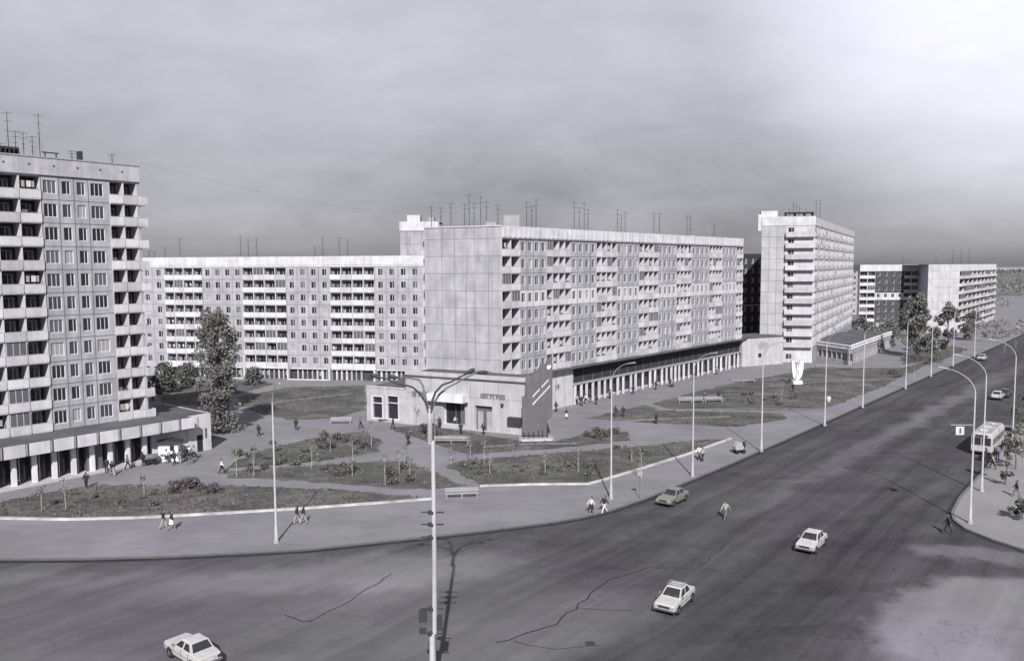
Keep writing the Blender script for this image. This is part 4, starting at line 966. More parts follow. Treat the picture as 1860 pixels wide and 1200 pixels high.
P = G(308, 838, PZ); kk = empty('kiosk', P, 'small bright white kiosk with dark roof beside the left shop', 'kiosk'); Mk = frame(P, Vector((1, .25, 0)))
mb = MB(); mb.box(-1.3, 1.1, 0, 1.8, 0, 2.35, 'white', Mk, 1.3); mb.build('body', kk)
mb = MB(); mb.prism([(-1.7, 2.36), (1.6, 2.36), (1.5, 2.5), (.1, 2.72), (-1.6, 2.5)], -.4, 2.1, 'dark', Mk); mb.build('roof', kk)
for x0, x1, z0, z1 in ((.1, .6, 1.4, 2.1), (.1, .55, .5, 1.0)):
    mb = MB(); mb.box(x0, x1, -.04, -.003, z0, z1, 'glass', Mk); mb.build('window', kk)
mb = MB(); mb.box(-1.1, -.2, -.35, -.003, 1.0, 1.08, 'concrete', Mk); mb.build('counter', kk)
P = G(274, 843, PZ); kc = empty('vending_cart', P, 'low grey barrel cart parked left of the white kiosk', 'cart'); Mc = Matrix.Translation(P) @ Matrix.Rotation(.5, 4, 'Z')
mb = MB(); mb.tube([Mc @ Vector((-.9, 0, .95)), Mc @ Vector((-.8, 0, .95)), Mc @ Vector((.8, 0, .95)), Mc @ Vector((.9, 0, .95))], [.28, .4, .4, .28], 'cgrey', 14); mb.build('barrel', kc, smooth=True)
for sx_ in (-.45, .45):
    for sy in (-.45, .45):
        mb = MB(); mb.tube([Mc @ Vector((sx_, sy-.06, .3)), Mc @ Vector((sx_, sy+.06, .3))], .3, 'rubber', 14); mb.build('wheel', kc)
mb = MB(); mb.box(-.9, .9, -.35, .35, .38, .5, 'dark', Mc); mb.box(.9, 1.7, -.04, .04, .4, .46, 'dark', Mc); mb.build('chassis', kc)

def bench(P, L, rz, label, k='concrete', hgt=.5, back=True):
    r = empty('bench', P, label, 'bench', 'pale benches in the square'); M = Matrix.Translation(P) @ Matrix.Rotation(rz, 4, 'Z')
    mb = MB(); 
    for i in range(4): mb.box(-L/2, L/2, -.26+i*.14, -.15+i*.14, hgt-.05, hgt, k, M, 1.15)
    mb.build('seat', r)
    if back:
        mb = MB(); mb.box(-L/2, L/2, .28, .33, hgt+.12, hgt+.3, k, M, 1.1); mb.box(-L/2, L/2, .3, .35, hgt+.36, hgt+.5, k, M, 1.1); mb.build('backrest', r)
    n = max(2, int(L/1.8)+1)
    for i in range(n):
        x = -L/2+.15+(L-.3)*i/(n-1); mb = MB(); mb.box(x-.06, x+.06, -.24, .3, 0, hgt-.052, 'concrete', M); mb.build('leg', r)
bench(G(839, 903, PZ), 3.6, R_(6), 'white bench at the pavement edge right of the foreground mast', hgt=.5)
bench(G(619, 769, PZ), 3.4, R_(2), 'white bench on the far path before the yard', hgt=.5)
bench(G(1255, 731, PZ), 4.6, R_(3), 'left bench of the pair on the lawn by the shop windows')
bench(G(1296, 730, PZ), 3.4, R_(3), 'right bench of the pair on the lawn by the shop windows')
bench(G(700, 766, PZ), 2.6, R_(-10), 'low bench under the two tall windows of the shop block', back=False)
bench(G(1500, 667, PZ), 5.0, R_(-4), 'long pale bench on the lawn below the pavilion', back=False)
bench(G(1350, 694, PZ), 5.0, R_(2), 'long pale bench on the lawn left of the sculpture', back=False)
bench(G(820, 805, PZ), 5.0, R_(-3), 'long bench behind the foreground mast before the shop block')
# low rail fence left of the sapling bed
def litter_bin(P, label, k='white'):
    r = empty('litter_bin', P, label, 'litter bin'); mb = MB(); mb.tube([P, P+Vector((0, 0, .1)), P+Vector((0, 0, .8)), P+Vector((0, 0, .95))], [.28, .34, .42, .3], k, 12); mb.build('bin_body', r, smooth=True)
    mb = MB(); mb.tube([P+Vector((0, 0, .93)), P+Vector((0, 0, 1.0))], .36, 'concrete', 12); mb.build('rim', r)
litter_bin(G(1505, 729, PZ), 'round white litter bin beside a lamp of the left row')
P = G(1162, 905, PZ); r = empty('road_sign', P, 'thin road sign post on the pavement behind the two near walkers', 'sign')
mb = MB(); mb.tube([P, P+Vector((0, 0, 3.0))], .035, 'poledark', 6); mb.build('post', r)
mb = MB(); mb.tube([P+Vector((0, -.05, 2.75)), P+Vector((0, -.08, 2.75))], .3, 'concrete', 16); mb.build('sign_plate', r)
# concrete planter box / traffic booth on the pavement by the fourth lamp
P = G(1343, 823, PZ)
r = empty('pram', P, 'pale pram standing on the pavement left of the fourth lamp', 'pram'); M = Matrix.Translation(P) @ Matrix.Rotation(.3, 4, 'Z')
mb = MB(); mb.prism([(-.75, .55), (.65, .55), (.85, 1.0), (.4, 1.02), (.3, 1.35), (-.1, 1.6), (-.6, 1.45), (-.85, 1.0)], -.33, .33, 'cpale', M); mb.build('hood', r)
for x in (-.5, .5):
    for y in (-.3, .3): mb = MB(); mb.tube([M @ Vector((x, y-.02, .27)), M @ Vector((x, y+.02, .27))], .26, 'rubber', 14); mb.build('wheel', r)
mb = MB(); mb.tube([M @ Vector((.5, 0, .5)), M @ Vector((1.2, 0, 1.1))], .02, 'chrome', 5); mb.box(-.6, .6, -.28, .28, .42, .5, 'dark', M); mb.build('chassis', r)

# ------------------------------------------------------------------ cars and bus
def car_proto(paint, rack=False):
    r = empty('car', (0, 0, 0)); L = 4.15; W = .80
    # body loft: x, zbot, zbelt(top), halfwidth
    sec = [(-2.06, .42, .78, .70), (-1.98, .32, .88, .76), (-1.55, .27, .93, .80), (-1.0, .25, .95, .805), (0, .24, .95, .81), (.75, .25, .95, .80), (1.05, .26, .92, .80), (1.6, .28, .88, .79), (1.98, .32, .84, .76), (2.07, .42, .76, .71)]
    b = MB(); ring = []
    for x, zb_, zt_, hw in sec:
        i = len(b.v); zm = zb_+(zt_-zb_)*.62
        for y, z in ((-hw*.9, zb_), (-hw, zb_+.12), (-hw, zm), (-hw*.95, zt_-.03), (-hw*.86, zt_), (hw*.86, zt_), (hw*.95, zt_-.03), (hw, zm), (hw, zb_+.12), (hw*.9, zb_)): b.v.append((x, y, z))
        ring.append(i)
    for a in range(len(ring)-1):
        for j in range(10):
            k2 = (j+1) % 10; b.f.append((ring[a]+j, ring[a]+k2, ring[a+1]+k2, ring[a+1]+j)); b.m.append(b.mi(paint)); b.t.append(1)
    for e_ in (ring[0], ring[-1]): b.f.append(tuple(e_+j for j in range(10))); b.m.append(0); b.t.append(1)
    body = b.build('body', r)
    # cabin
    c = MB(); base = [(-1.25, .66), (.80, .66)]; rf = [(-.80, .56), (.28, .56)]
    zb_, zt_ = .94, 1.40
    p = [(-1.28, -.70, zb_), (.85, -.70, zb_), (.85, .70, zb_), (-1.28, .70, zb_), (-.88, -.57, zt_), (.22, -.57, zt_), (.22, .57, zt_), (-.88, .57, zt_)]
    c.hexa([Vector(q) for q in p], paint, skip=(0,)); c.hexa([Vector(q) for q in ((-.88, -.57, zt_+.001), (.22, -.57, zt_+.001), (.22, .57, zt_+.001), (-.88, .57, zt_+.001), (-.76, -.46, zt_+.045), (.10, -.46, zt_+.045), (.10, .46, zt_+.045), (-.76, .46, zt_+.045))], paint, skip=(0,))
    c.build('roof', r)
    def glass(p0, p1, p2, p3, nrm, ins=.09):
        P_ = [Vector(q) for q in (p0, p1, p2, p3)]; cen = sum(P_, Vector())/4; nn = (P_[1]-P_[0]).cross(P_[3]-P_[0]).normalized()
        if nn.dot(cen-Vector((-.3, 0, 1.0))) < 0: nn = -nn
        q = []
        for v in P_:
            dd = cen-v; q.append(v+dd.normalized()*min(ins, dd.length*.4)+nn*.008)
        g_ = MB(); g_.face(q, 'carglass'); g_.face([v+nn*.004 for v in q], 'carglass'); return g_
    glass(p[1], p[2], p[6], p[5], 0).build('windscreen', r); glass(p[0], p[3], p[7], p[4], 0).build('rear_window', r)
    for s_ in (-1, 1):
        A_, B_, C_, D_ = (-1.28, .70*s_, zb_), (.85, .70*s_, zb_), (.22, .57*s_, zt_), (-.88, .57*s_, zt_)
        def li(u, v, t): return tuple(u[i]+(v[i]-u[i])*t for i in range(3))
        glass(li(A_, B_, .10), li(A_, B_, .50), li(D_, C_, .48), li(D_, C_, .06), 0, .06).build('side_window', r)
        glass(li(A_, B_, .53), li(A_, B_, .93), li(D_, C_, .96), li(D_, C_, .54), 0, .06).build('side_window', r)
    for s_ in (-.35, .2): mb = MB(); mb.tube([(.86, s_, .97), (.70, s_+.28, 1.11)], .012, 'chrome', 4); mb.build('wiper', r)
    for x in (-1.32, 1.28):
        for y in (-.72, .72):
            wv = MB(); wv.tube([(x, y-.1, .30), (x, y+.1, .30)], .30, 'rubber', 18); wo = wv.build('wheel', r)
            hb = MB(); sgn = 1 if y > 0 else -1; hb.tube([(x, y+sgn*.09, .30), (x, y+sgn*.115, .30)], .16, 'chrome', 12); hb.build('hubcap', wo, off=(0, 0, 0))
            ar = MB(); ar.tube([(x, y+sgn*.0, .33), (x, y+sgn*.088, .33)], .36, 'dark', 18); ar.build('wheel_arch', r)
    for s_ in (-1, 1):
        mb = MB(); mb.box(-1.9, 1.9, s_*.812-.006, s_*.812+.006, .60, .63, 'chrome'); mb.build('side_trim', r)
        mb = MB(); mb.box(.62, .78, s_*.78, s_*.92, .97, 1.07, 'chrome'); mb.build('mirror', r)
        mb = MB(); mb.box(-.85, .95, s_*.79, s_*.815, .26, .36, 'dark'); mb.build('sill', r)
        for x in (-.98, -.12, .80): mb = MB(); mb.box(x, x+.02, s_*.812-.003, s_*.812+.003, .36, .92, 'dark'); mb.build('door_gap', r)
    for x in (-2.13, 2.13): mb = MB(); mb.box(min(x, x*.97), max(x, x*.97), -.78, .78, .40, .52, 'chrome'); mb.build('bumper', r)
    mb = MB(); mb.box(2.06, 2.09, -.42, .42, .56, .74, 'dark'); mb.build('grille', r)
    for s_ in (-1, 1):
        for y in (.50, .66): mb = MB(); mb.tube([(2.05, s_*y, .66), (2.10, s_*y, .66)], .085, 'lampglass', 12); mb.build('headlight', r)
        mb = MB(); mb.box(-2.09, -2.06, s_*.60-.1, s_*.60+.1, .58, .76, 'redlens'); mb.build('tail_light', r)
    mb = MB(); mb.box(-2.10, -2.065, -.26, .26, .56, .68, 'frame'); mb.build('number_plate', r)
    if rack:
        mb = MB()
        for x in (-.7, -.3, .05): mb.box(x-.02, x+.02, -.55, .55, 1.50, 1.53, 'chrome')
        for y in (-.55, .55): mb.box(-.75, .1, y-.02, y+.02, 1.53, 1.56, 'chrome')
        for x in (-.7, .05):
            for y in (-.5, .5): mb.box(x-.015, x+.015, y-.015, y+.015, 1.39, 1.50, 'chrome')
        mb.build('roof_rack', r)
    return r
def head(v): return math.atan2(v.y, v.x)
cw = car_proto('paintw'); cr_ = car_proto('paintw', True); cg = car_proto('paintg'); cd = car_proto('paintd')
grp = 'cars on the avenue'
def putcar(o, px, py, rz, label, sc=1.06):
    o.location = G(px, py, 0) if not isinstance(px, Vector) else px; o.rotation_euler = (0, 0, rz); o.scale = (sc,)*3; setp(o, label, 'car', grp)
road_dir = head(-e40)
putcar(cr_, 1226, 1099, road_dir+.12, 'white saloon with roof rack driving towards the camera in the foreground', 1.04)
putcar(cw, 1474, 994, road_dir+.05, 'plain white saloon driving towards the camera in the middle of the crossing', 1.03)
putcar(cg, 1222, 912, road_dir+.02, 'dull beige saloon close to the left kerb beside the pavement')
c = copy_tree(cw); putcar(c, 350, 1196, R_(140), 'white saloon seen from behind at the bottom left edge', 1.05)
c = copy_tree(cw); putcar(c, 1784, 654, road_dir, 'small white car far up the avenue under the lamp arms')
c = copy_tree(cw); putcar(c, 1812, 724, road_dir+math.pi, 'pale car on the avenue far behind the bus')
putcar(cd, 1826, 720, road_dir+math.pi, 'dark car beside the pale one far behind the bus')
c = copy_tree(cg); putcar(c, 1829, 791, road_dir+math.pi, 'light beige car parked at the right kerb behind the bus')
c = copy_tree(cw); putcar(c, 1714, 632, road_dir, 'tiny pale car at the far end near the trees')
# bus
P = G(1788, 824); bz = head(-e40); bu = empty('bus', (0, 0, 0), 'white city bus with dark windscreen approaching behind the corner lamps', 'bus')
LB = 9.5; mb = MB(); sec = []
prof = [(-1.2, .4), (-1.25, .9), (-1.25, 2.3), (-1.12, 2.75), (-.8, 2.95), (.8, 2.95), (1.12, 2.75), (1.25, 2.3), (1.25, .9), (1.2, .4)]
for x, s_ in ((-LB/2, .92), (-LB/2+.15, 1), (LB/2-.3, 1), (LB/2, .93)):
    sec.append(len(mb.v))
    for y, z in prof: mb.v.append((x, y*s_, .4+(z-.4)*(s_*.5+.5)))
for a in range(3):
    for j in range(10): k2 = (j+1) % 10; mb.f.append((sec[a]+j, sec[a]+k2, sec[a+1]+k2, sec[a+1]+j)); mb.m.append(mb.mi('paintw')); mb.t.append(1)
for e_ in (sec[0], sec[-1]): mb.f.append(tuple(e_+j for j in range(10))); mb.m.append(0); mb.t.append(1)
mb.build('body', bu)
mb = MB(); mb.box(-LB/2+.3, LB/2-.4, -1.0, 1.0, 2.953, 3.0, 'concrete'); mb.build('roof_panel', bu)
for x in (-2.8, .2, 3.0): mb = MB(); mb.box(x-.4, x+.4, -.4, .4, 3.0, 3.14, 'white'); mb.build('roof_hatch', bu)
for s_ in (-1, 1):
    mb = MB(); mb.box(LB/2+.002, LB/2+.03, min(s_*.05, s_*1.08), max(s_*.05, s_*1.08), 1.35, 2.35, 'carglass'); mb.build('windscreen', bu)
    for i in range(6): x = -LB/2+.5+i*1.45; mb = MB(); mb.box(x, x+1.25, s_*1.253-.01, s_*1.253+.01, 1.4, 2.2, 'carglass'); mb.build('side_window', bu)
    mb = MB(); mb.tube([(LB/2-.02, s_*.85, .85), (LB/2+.05, s_*.85, .85)], .14, 'lampglass', 12); mb.build('headlight', bu)
    for x in (-2.9, 2.7): mb = MB(); mb.tube([(x, s_*1.0, .48), (x, s_*1.27, .48)], .48, 'rubber', 18); mb.build('wheel', bu)
mb = MB(); mb.box(LB/2+.002, LB/2+.05, -.7, .7, 2.42, 2.7, 'dark'); mb.build('destination_board', bu)
mb = MB(); mb.box(LB/2, LB/2+.12, -1.15, 1.15, .42, .62, 'chrome'); mb.build('bumper', bu)
bu.location = G(1782, 826)+e40*LB*.48; bu.rotation_euler = (0, 0, bz)

# ------------------------------------------------------------------ people
def skin_mesh(verts, edges, radii, sub=1, flat=(1, 1)):
    me = bpy.data.meshes.new('s'); me.from_pydata(verts, edges, []); o = bpy.data.objects.new('s', me); COL.objects.link(o)
    md = o.modifiers.new('k', 'SKIN'); md.use_smooth_shade = True
    for i, r in enumerate(radii):
        d = me.skin_vertices[0].data[i]; d.radius = (r, r) if not isinstance(r, tuple) else r; d.use_root = (i == 0)
    if sub: ss = o.modifiers.new('u', 'SUBSURF'); ss.levels = sub; ss.render_levels = sub
    dg = bpy.context.evaluated_depsgraph_get(); out_ = bpy.data.meshes.new_from_object(o.evaluated_get(dg)); bpy.data.objects.remove(o); return out_
def person_proto(pose):
    st_, sw = {'walk': (.30, .28), 'stride': (.42, .38), 'stand': (.05, .05), 'push': (.2, .0)}[pose]
    hip = .92; J = {}
    J['pel'] = (0, 0, hip); J['waist'] = (0, 0, 1.10); J['chest'] = (.02, 0, 1.32); J['neck'] = (.02, 0, 1.47); J['head'] = (.05, 0, 1.56); J['crown'] = (.04, 0, 1.69)
    for s_, n in ((1, 'L'), (-1, 'R')):
        k = s_*st_; J['hip'+n] = (0, .09*s_, .88); J['knee'+n] = (k*.55+.04, .10*s_, .49); J['ank'+n] = (k*1.0-.02, .10*s_, .08); J['toe'+n] = (k*1.0+.14, .11*s_, .03)
        J['sh'+n] = (.01, .18*s_, 1.42); kk_ = -s_*sw
        if pose == 'push': J['el'+n] = (.12, .24*s_, 1.16); J['wr'+n] = (.36, .20*s_, 1.06)
        else: J['el'+n] = (kk_*.45, .25*s_, 1.15); J['wr'+n] = (kk_*.9+.06, .26*s_, .93)
    names = list(J); idx = {n: i for i, n in enumerate(names)}
    E = [('pel', 'waist'), ('waist', 'chest'), ('chest', 'neck'), ('neck', 'head'), ('head', 'crown')]
    for n in 'LR': E += [('pel', 'hip'+n), ('hip'+n, 'knee'+n), ('knee'+n, 'ank'+n), ('ank'+n, 'toe'+n), ('chest', 'sh'+n), ('sh'+n, 'el'+n), ('el'+n, 'wr'+n)]
    Rr = dict(pel=.12, waist=.11, chest=.125, neck=.05, head=.085, crown=.07)
    for n in 'LR': Rr.update({'hip'+n: .085, 'knee'+n: .055, 'ank'+n: .038, 'toe'+n: .03, 'sh'+n: .055, 'el'+n: .04, 'wr'+n: .027})
    verts = [J[n] for n in names]; rad = [Rr[n] for n in names]; ed = [(idx[a], idx[c]) for a, c in E]
    for n, s_ in (('L', 1), ('R', -1)):                        # palm, four fingers, thumb
        w3 = Vector(J['wr'+n]); d = (w3-Vector(J['el'+n])).normalized(); fw = Vector((1, 0, 0)); fw = (fw-d*fw.dot(d)).normalized()
        pa = w3+d*.06; verts.append(tuple(pa)); rad.append(.03); ip = len(verts)-1; ed.append((idx['wr'+n], ip))
        for q, ln in ((-.030, .07), (-.010, .085), (.010, .08), (.030, .065)):
            a = pa+fw*q+d*.045; c = a+d*ln*.6+fw*.004; verts += [tuple(a), tuple(c)]; rad += [.009, .008]; ed += [(ip, len(verts)-2), (len(verts)-2, len(verts)-1)]
        a = w3+fw*.035+d*.03; c = a+fw*.02+d*.035; verts += [tuple(a), tuple(c)]; rad += [.011, .009]; ed += [(idx['wr'+n], len(verts)-2), (len(verts)-2, len(verts)-1)]
    # nose
    body = skin_mesh(verts, ed, rad)
    def sub_skin(ns, es, rr, extra=()):
        ii = {n: i for i, n in enumerate(ns)}; return skin_mesh([J[n] for n in ns], [(ii[a], ii[c]) for a, c in es], [rr[n] for n in ns])
    coat = sub_skin(['waist', 'pel', 'chest', 'neck', 'shL', 'shR', 'elL', 'elR', 'wrL', 'wrR'], [('waist', 'pel'), ('waist', 'chest'), ('chest', 'neck'), ('chest', 'shL'), ('chest', 'shR'), ('shL', 'elL'), ('shR', 'elR'), ('elL', 'wrL'), ('elR', 'wrR')], dict(waist=.15, pel=.165, chest=.16, neck=.07, shL=.085, shR=.085, elL=.065, elR=.065, wrL=.045, wrR=.045))
    trous = sub_skin(['pel', 'hipL', 'hipR', 'kneeL', 'kneeR', 'ankL', 'ankR'], [('pel', 'hipL'), ('pel', 'hipR'), ('hipL', 'kneeL'), ('hipR', 'kneeR'), ('kneeL', 'ankL'), ('kneeR', 'ankR')], dict(pel=.14, hipL=.11, hipR=.11, kneeL=.08, kneeR=.08, ankL=.065, ankR=.065))
    hair = skin_mesh([(.0, 0, 1.60), (.0, 0, 1.70), (-.05, 0, 1.56)], [(0, 1), (0, 2)], [.095, .085, .075])
    shoe = []
    for n in 'LR': shoe.append(skin_mesh([tuple(Vector(J['ank'+n])-Vector((0, 0, .02))), J['toe'+n]], [(0, 1)], [.05, .04]))
    face = MB(); 
    for y in (-.03, .03): face.box(.125, .135, y-.01, y+.01, 1.60, 1.612, 'hair')
    face.box(.125, .15, -.011, .011, 1.565, 1.595, 'skin'); face.box(.125, .134, -.022, .022, 1.535, 1.543, 'hair')
    skirt = MB()
    skirt.tube([(0, 0, 1.05), (0, 0, .85), (.0, 0, .55)], [.14, .19, .25], 'cdark', 12); 
    return body, coat, trous, hair, shoe, face.mesh('face'), skirt.mesh('skirt')
PP = {p: person_proto(p) for p in ('walk', 'stride', 'stand', 'push')}
mcache = {}
def tinted(me, k):
    key = (me.name, k)
    if key not in mcache:
        c = me.copy(); c.materials.clear(); c.materials.append(MT[k]); c.polygons.foreach_set('material_index', [0]*len(c.polygons)); mcache[key] = c
    return mcache[key]
def person(px, py, rz, top, bot, label, pose='walk', skirt=False, hair='hair', sc=1.08, grp_='people walking in the square', z=PZ):
    P = G(px, py, z); o = empty('person', P, label, 'person', grp_, rz); o.scale = (sc,)*3; bd, ct, tr, hr, sh, fc, sk = PP[pose]
    child('body', tinted(bd, 'skin'), o); child('coat', tinted(ct, top), o)
    if skirt: child('skirt', tinted(sk, bot), o)
    else: child('trousers', tinted(tr, bot), o)
    child('hair', tinted(hr, hair), o); child('face', fc, o)
    for s_ in sh: child('shoe', tinted(s_, 'cdark'), o)
    return o
rp = lambda: random.uniform(0, 6.28)
PE = [
 (29, 886, .3, 'cdark', 'cdark', 'person in dark clothes in front of the shop at the left edge', 'walk', 0),
 (157, 886, 1.9, 'cdark', 'cdark', 'lone person in dark coat walking away along the shop front', 'walk', 0),
 (194, 859, 2.2, 'cdark', 'cdark', 'person in dark coat, left of a pair by the shop doorway', 'stand', 0),
 (204, 864, 2.4, 'cdark', 'cpale', 'person with dark jacket and pale legs, right of a pair by the shop doorway', 'stride', 0),
 (259, 846, 1.0, 'cdark', 'cblue', 'person in dark clothes left of the barrel cart', 'stand', 0),
 (292, 838, 1.4, 'cdark', 'cdark', 'first person from the left in the kiosk queue, dark', 'stand', 0),
 (303, 841, 1.4, 'cwhite', 'cdark', 'person in white top in the kiosk queue', 'stand', 1),
 (317, 844, 1.2, 'cdark', 'cdark', 'person in black at the front of the kiosk queue', 'walk', 0),
 (327, 842, 1.8, 'cgrey', 'cpale', 'person in grey with pale legs at the kiosk', 'stand', 0),
 (338, 836, 2.4, 'cdark', 'cdark', 'person in dark coat just right of the kiosk', 'stand', 0),
 (343, 834, 2.0, 'cwhite', 'cpale', 'person all in pale clothes right of the kiosk', 'stand', 0),
 (353, 834, .4, 'cpale', 'cdark', 'person in pale jacket and dark trousers striding from the kiosk', 'stride', 0),
 (383, 812, 1.1, 'cdark', 'cdark', 'person in dark coat at the white end wall of the shop', 'stand', 0),
 (403, 860, .2, 'cwhite', 'cdark', 'person in white top and dark trousers on the path by the lawn', 'walk', 0),
 (297, 960, 0.1, 'cdark', 'cpale', 'left walker of a pair at the white lawn edge', 'walk', 0),
 (312, 962, 0.2, 'cdark', 'cwhite', 'right walker of a pair at the white lawn edge, white legs', 'walk', 1),
 (540, 952, 3.0, 'cdark', 'cpale', 'left walker of a pair beside the lone lamp shadow', 'walk', 0),
 (552, 951, 3.1, 'cdark', 'cpale', 'right walker of a pair beside the lone lamp shadow', 'walk', 0),
 (1074, 934, 3.6, 'cwhite', 'cdark', 'woman in white top and dark skirt by the nearest row lamp', 'walk', 1),
 (1098, 932, 3.7, 'cdark', 'cwhite', 'person in dark top and white trousers by the nearest row lamp', 'stride', 0),
 (1722, 968, 2.5, 'cdark', 'cdark', 'person in dark suit stepping off the right-hand corner', 'walk', 0),
 (1270, 835, 3.9, 'cwhite', 'cdark', 'walker with white top beside the second row lamp', 'stride', 0),
 (1276, 838, 3.9, 'cpale', 'cdark', 'walker in pale jacket close behind the white-topped one', 'walk', 0),
 (1352, 823, 3.3, 'cdark', 'cdark', 'person in dark clothes leaning over the pram', 'push', 0),
 (538, 781, 2.0, 'cdark', 'cdark', 'distant dark figure alone on the path in the yard', 'walk', 0),
 (741, 808, .8, 'cdark', 'cdark', 'dark figure on the diagonal path left of the mast', 'walk', 0),
 (714, 780, 2.8, 'cdark', 'cblue', 'dark figure below the two tall shop windows', 'walk', 0),
 (743, 766, 2.0, 'cdark', 'cdark', 'dark figure close to the shop wall right of the windows', 'stand', 0),
 (770, 790, 1.0, 'cdark', 'cdark', 'dark figure just left of the foreground mast', 'walk', 0),
 (837, 789, 1.5, 'cdark', 'cdark', 'dark figure below the open shop doorway', 'walk', 0),
 (1029, 762, 3.3, 'cdark', 'cwhite', 'person with white bottom half right of the stele', 'walk', 1),
 (1118, 757, .7, 'cdark', 'cblue', 'left one of two dark figures on the square', 'walk', 0),
 (1132, 757, .8, 'cdark', 'cdark', 'right one of two dark figures on the square', 'walk', 0),
 (1192, 770, 2.0, 'cdark', 'cdark', 'small dark figure alone between two row lamps', 'stand', 0),
 (1191, 708, .7, 'cdark', 'cdark', 'dark figure by the shop windows right of the gap', 'walk', 0),
 (1217, 702, .7, 'cdark', 'cdark', 'farther dark figure by the shop windows', 'walk', 0),
 (1048, 735, .7, 'cpale', 'cdark', 'pale-topped person in the crowd at the shop corner', 'stand', 0),
 (1056, 737, 1.7, 'cdark', 'cdark', 'dark person in the crowd at the shop corner', 'walk', 0),
 (1064, 733, 3.7, 'cwhite', 'cdark', 'white-topped person in the crowd at the shop corner', 'stand', 1),
 (1071, 731, .2, 'cdark', 'cgrey', 'dark person with grey legs in the crowd at the shop corner', 'walk', 0),
 (1083, 735, .9, 'cdark', 'cdark', 'dark person at the right end of the corner crowd', 'walk', 0),
 (1305, 728, 1.9, 'cdark', 'cdark', 'dark figure at the right-hand lawn bench', 'stand', 0),
 (1280, 729, 4.7, 'cblue', 'cgrey', 'figure between the two lawn benches', 'stand', 0),
 (1790, 838, 2.4, 'cdark', 'cdark', 'dark figure waiting at the kerb below the bus', 'stand', 0),
 (97, 868, 1.9, 'cdark', 'cgrey', 'person in dark coat and grey trousers close to the shop front steps', 'walk', 0),
 (232, 852, .4, 'cgrey', 'cdark', 'person in grey jacket near the shop wall left of the kiosk', 'walk', 0),
 (346, 842, 3.4, 'cdark', 'cgrey', 'dark-topped person leaving the kiosk to the right', 'walk', 0),
 (470, 792, .9, 'cdark', 'cdark', 'small dark figure on the path right of the big tree', 'walk', 0),
 (655, 778, .2, 'cgrey', 'cdark', 'grey-jacketed figure near the white path bench', 'walk', 0),
 (798, 778, 2.0, 'cblue', 'cdark', 'figure in dark blue by the grey wall panel of the shop', 'stand', 0),
 (828, 776, 4.5, 'cwhite', 'cdark', 'white-topped figure in the open shop doorway', 'stand', 1),
 (878, 790, 1.0, 'cdark', 'cdark', 'dark figure below the grey double doors', 'walk', 0),
 (1010, 748, .6, 'cdark', 'cdark', 'dark figure by the numbered wall panel', 'walk', 0),
 (1108, 724, .7, 'cgrey', 'cdark', 'grey-topped figure walking under the storefront fins', 'walk', 0),
 (1150, 716, 3.8, 'cdark', 'cdark', 'dark figure before the middle storefront fins', 'stride', 0),
 (1262, 690, .7, 'cdark', 'cgrey', 'small figure before the far storefront fins', 'walk', 0),
 (1302, 680, .7, 'cpale', 'cdark', 'tiny pale-topped figure at the far end of the storefront', 'walk', 0),
 (1440, 712, 3.8, 'cdark', 'cdark', 'tiny dark figure on the lawn path below the sculpture', 'walk', 0),
 (1803, 852, 2.4, 'cpale', 'cdark', 'person in pale jacket on the right pavement below the bus', 'walk', 0),
 (1846, 902, 2.4, 'cdark', 'cgrey', 'person walking on the right pavement near the round bush', 'walk', 0),
 (1812, 834, 1.4, 'cgrey', 'cdark', 'person in grey waiting beside the second right lamp', 'stand', 0),
 (1855, 945, 2.0, 'cdark', 'cbrown', 'dark figure at the right picture edge on the pavement', 'stand', 0),
]
for q in PE[:-1]:
    person(q[0], q[1], q[2], q[3], q[4], q[5], q[6], bool(q[7]))
person(1318, 943, 3.9, 'cpale', 'cgrey', 'person with pale top crossing the avenue among the cars', 'stride', False, z=0.0)

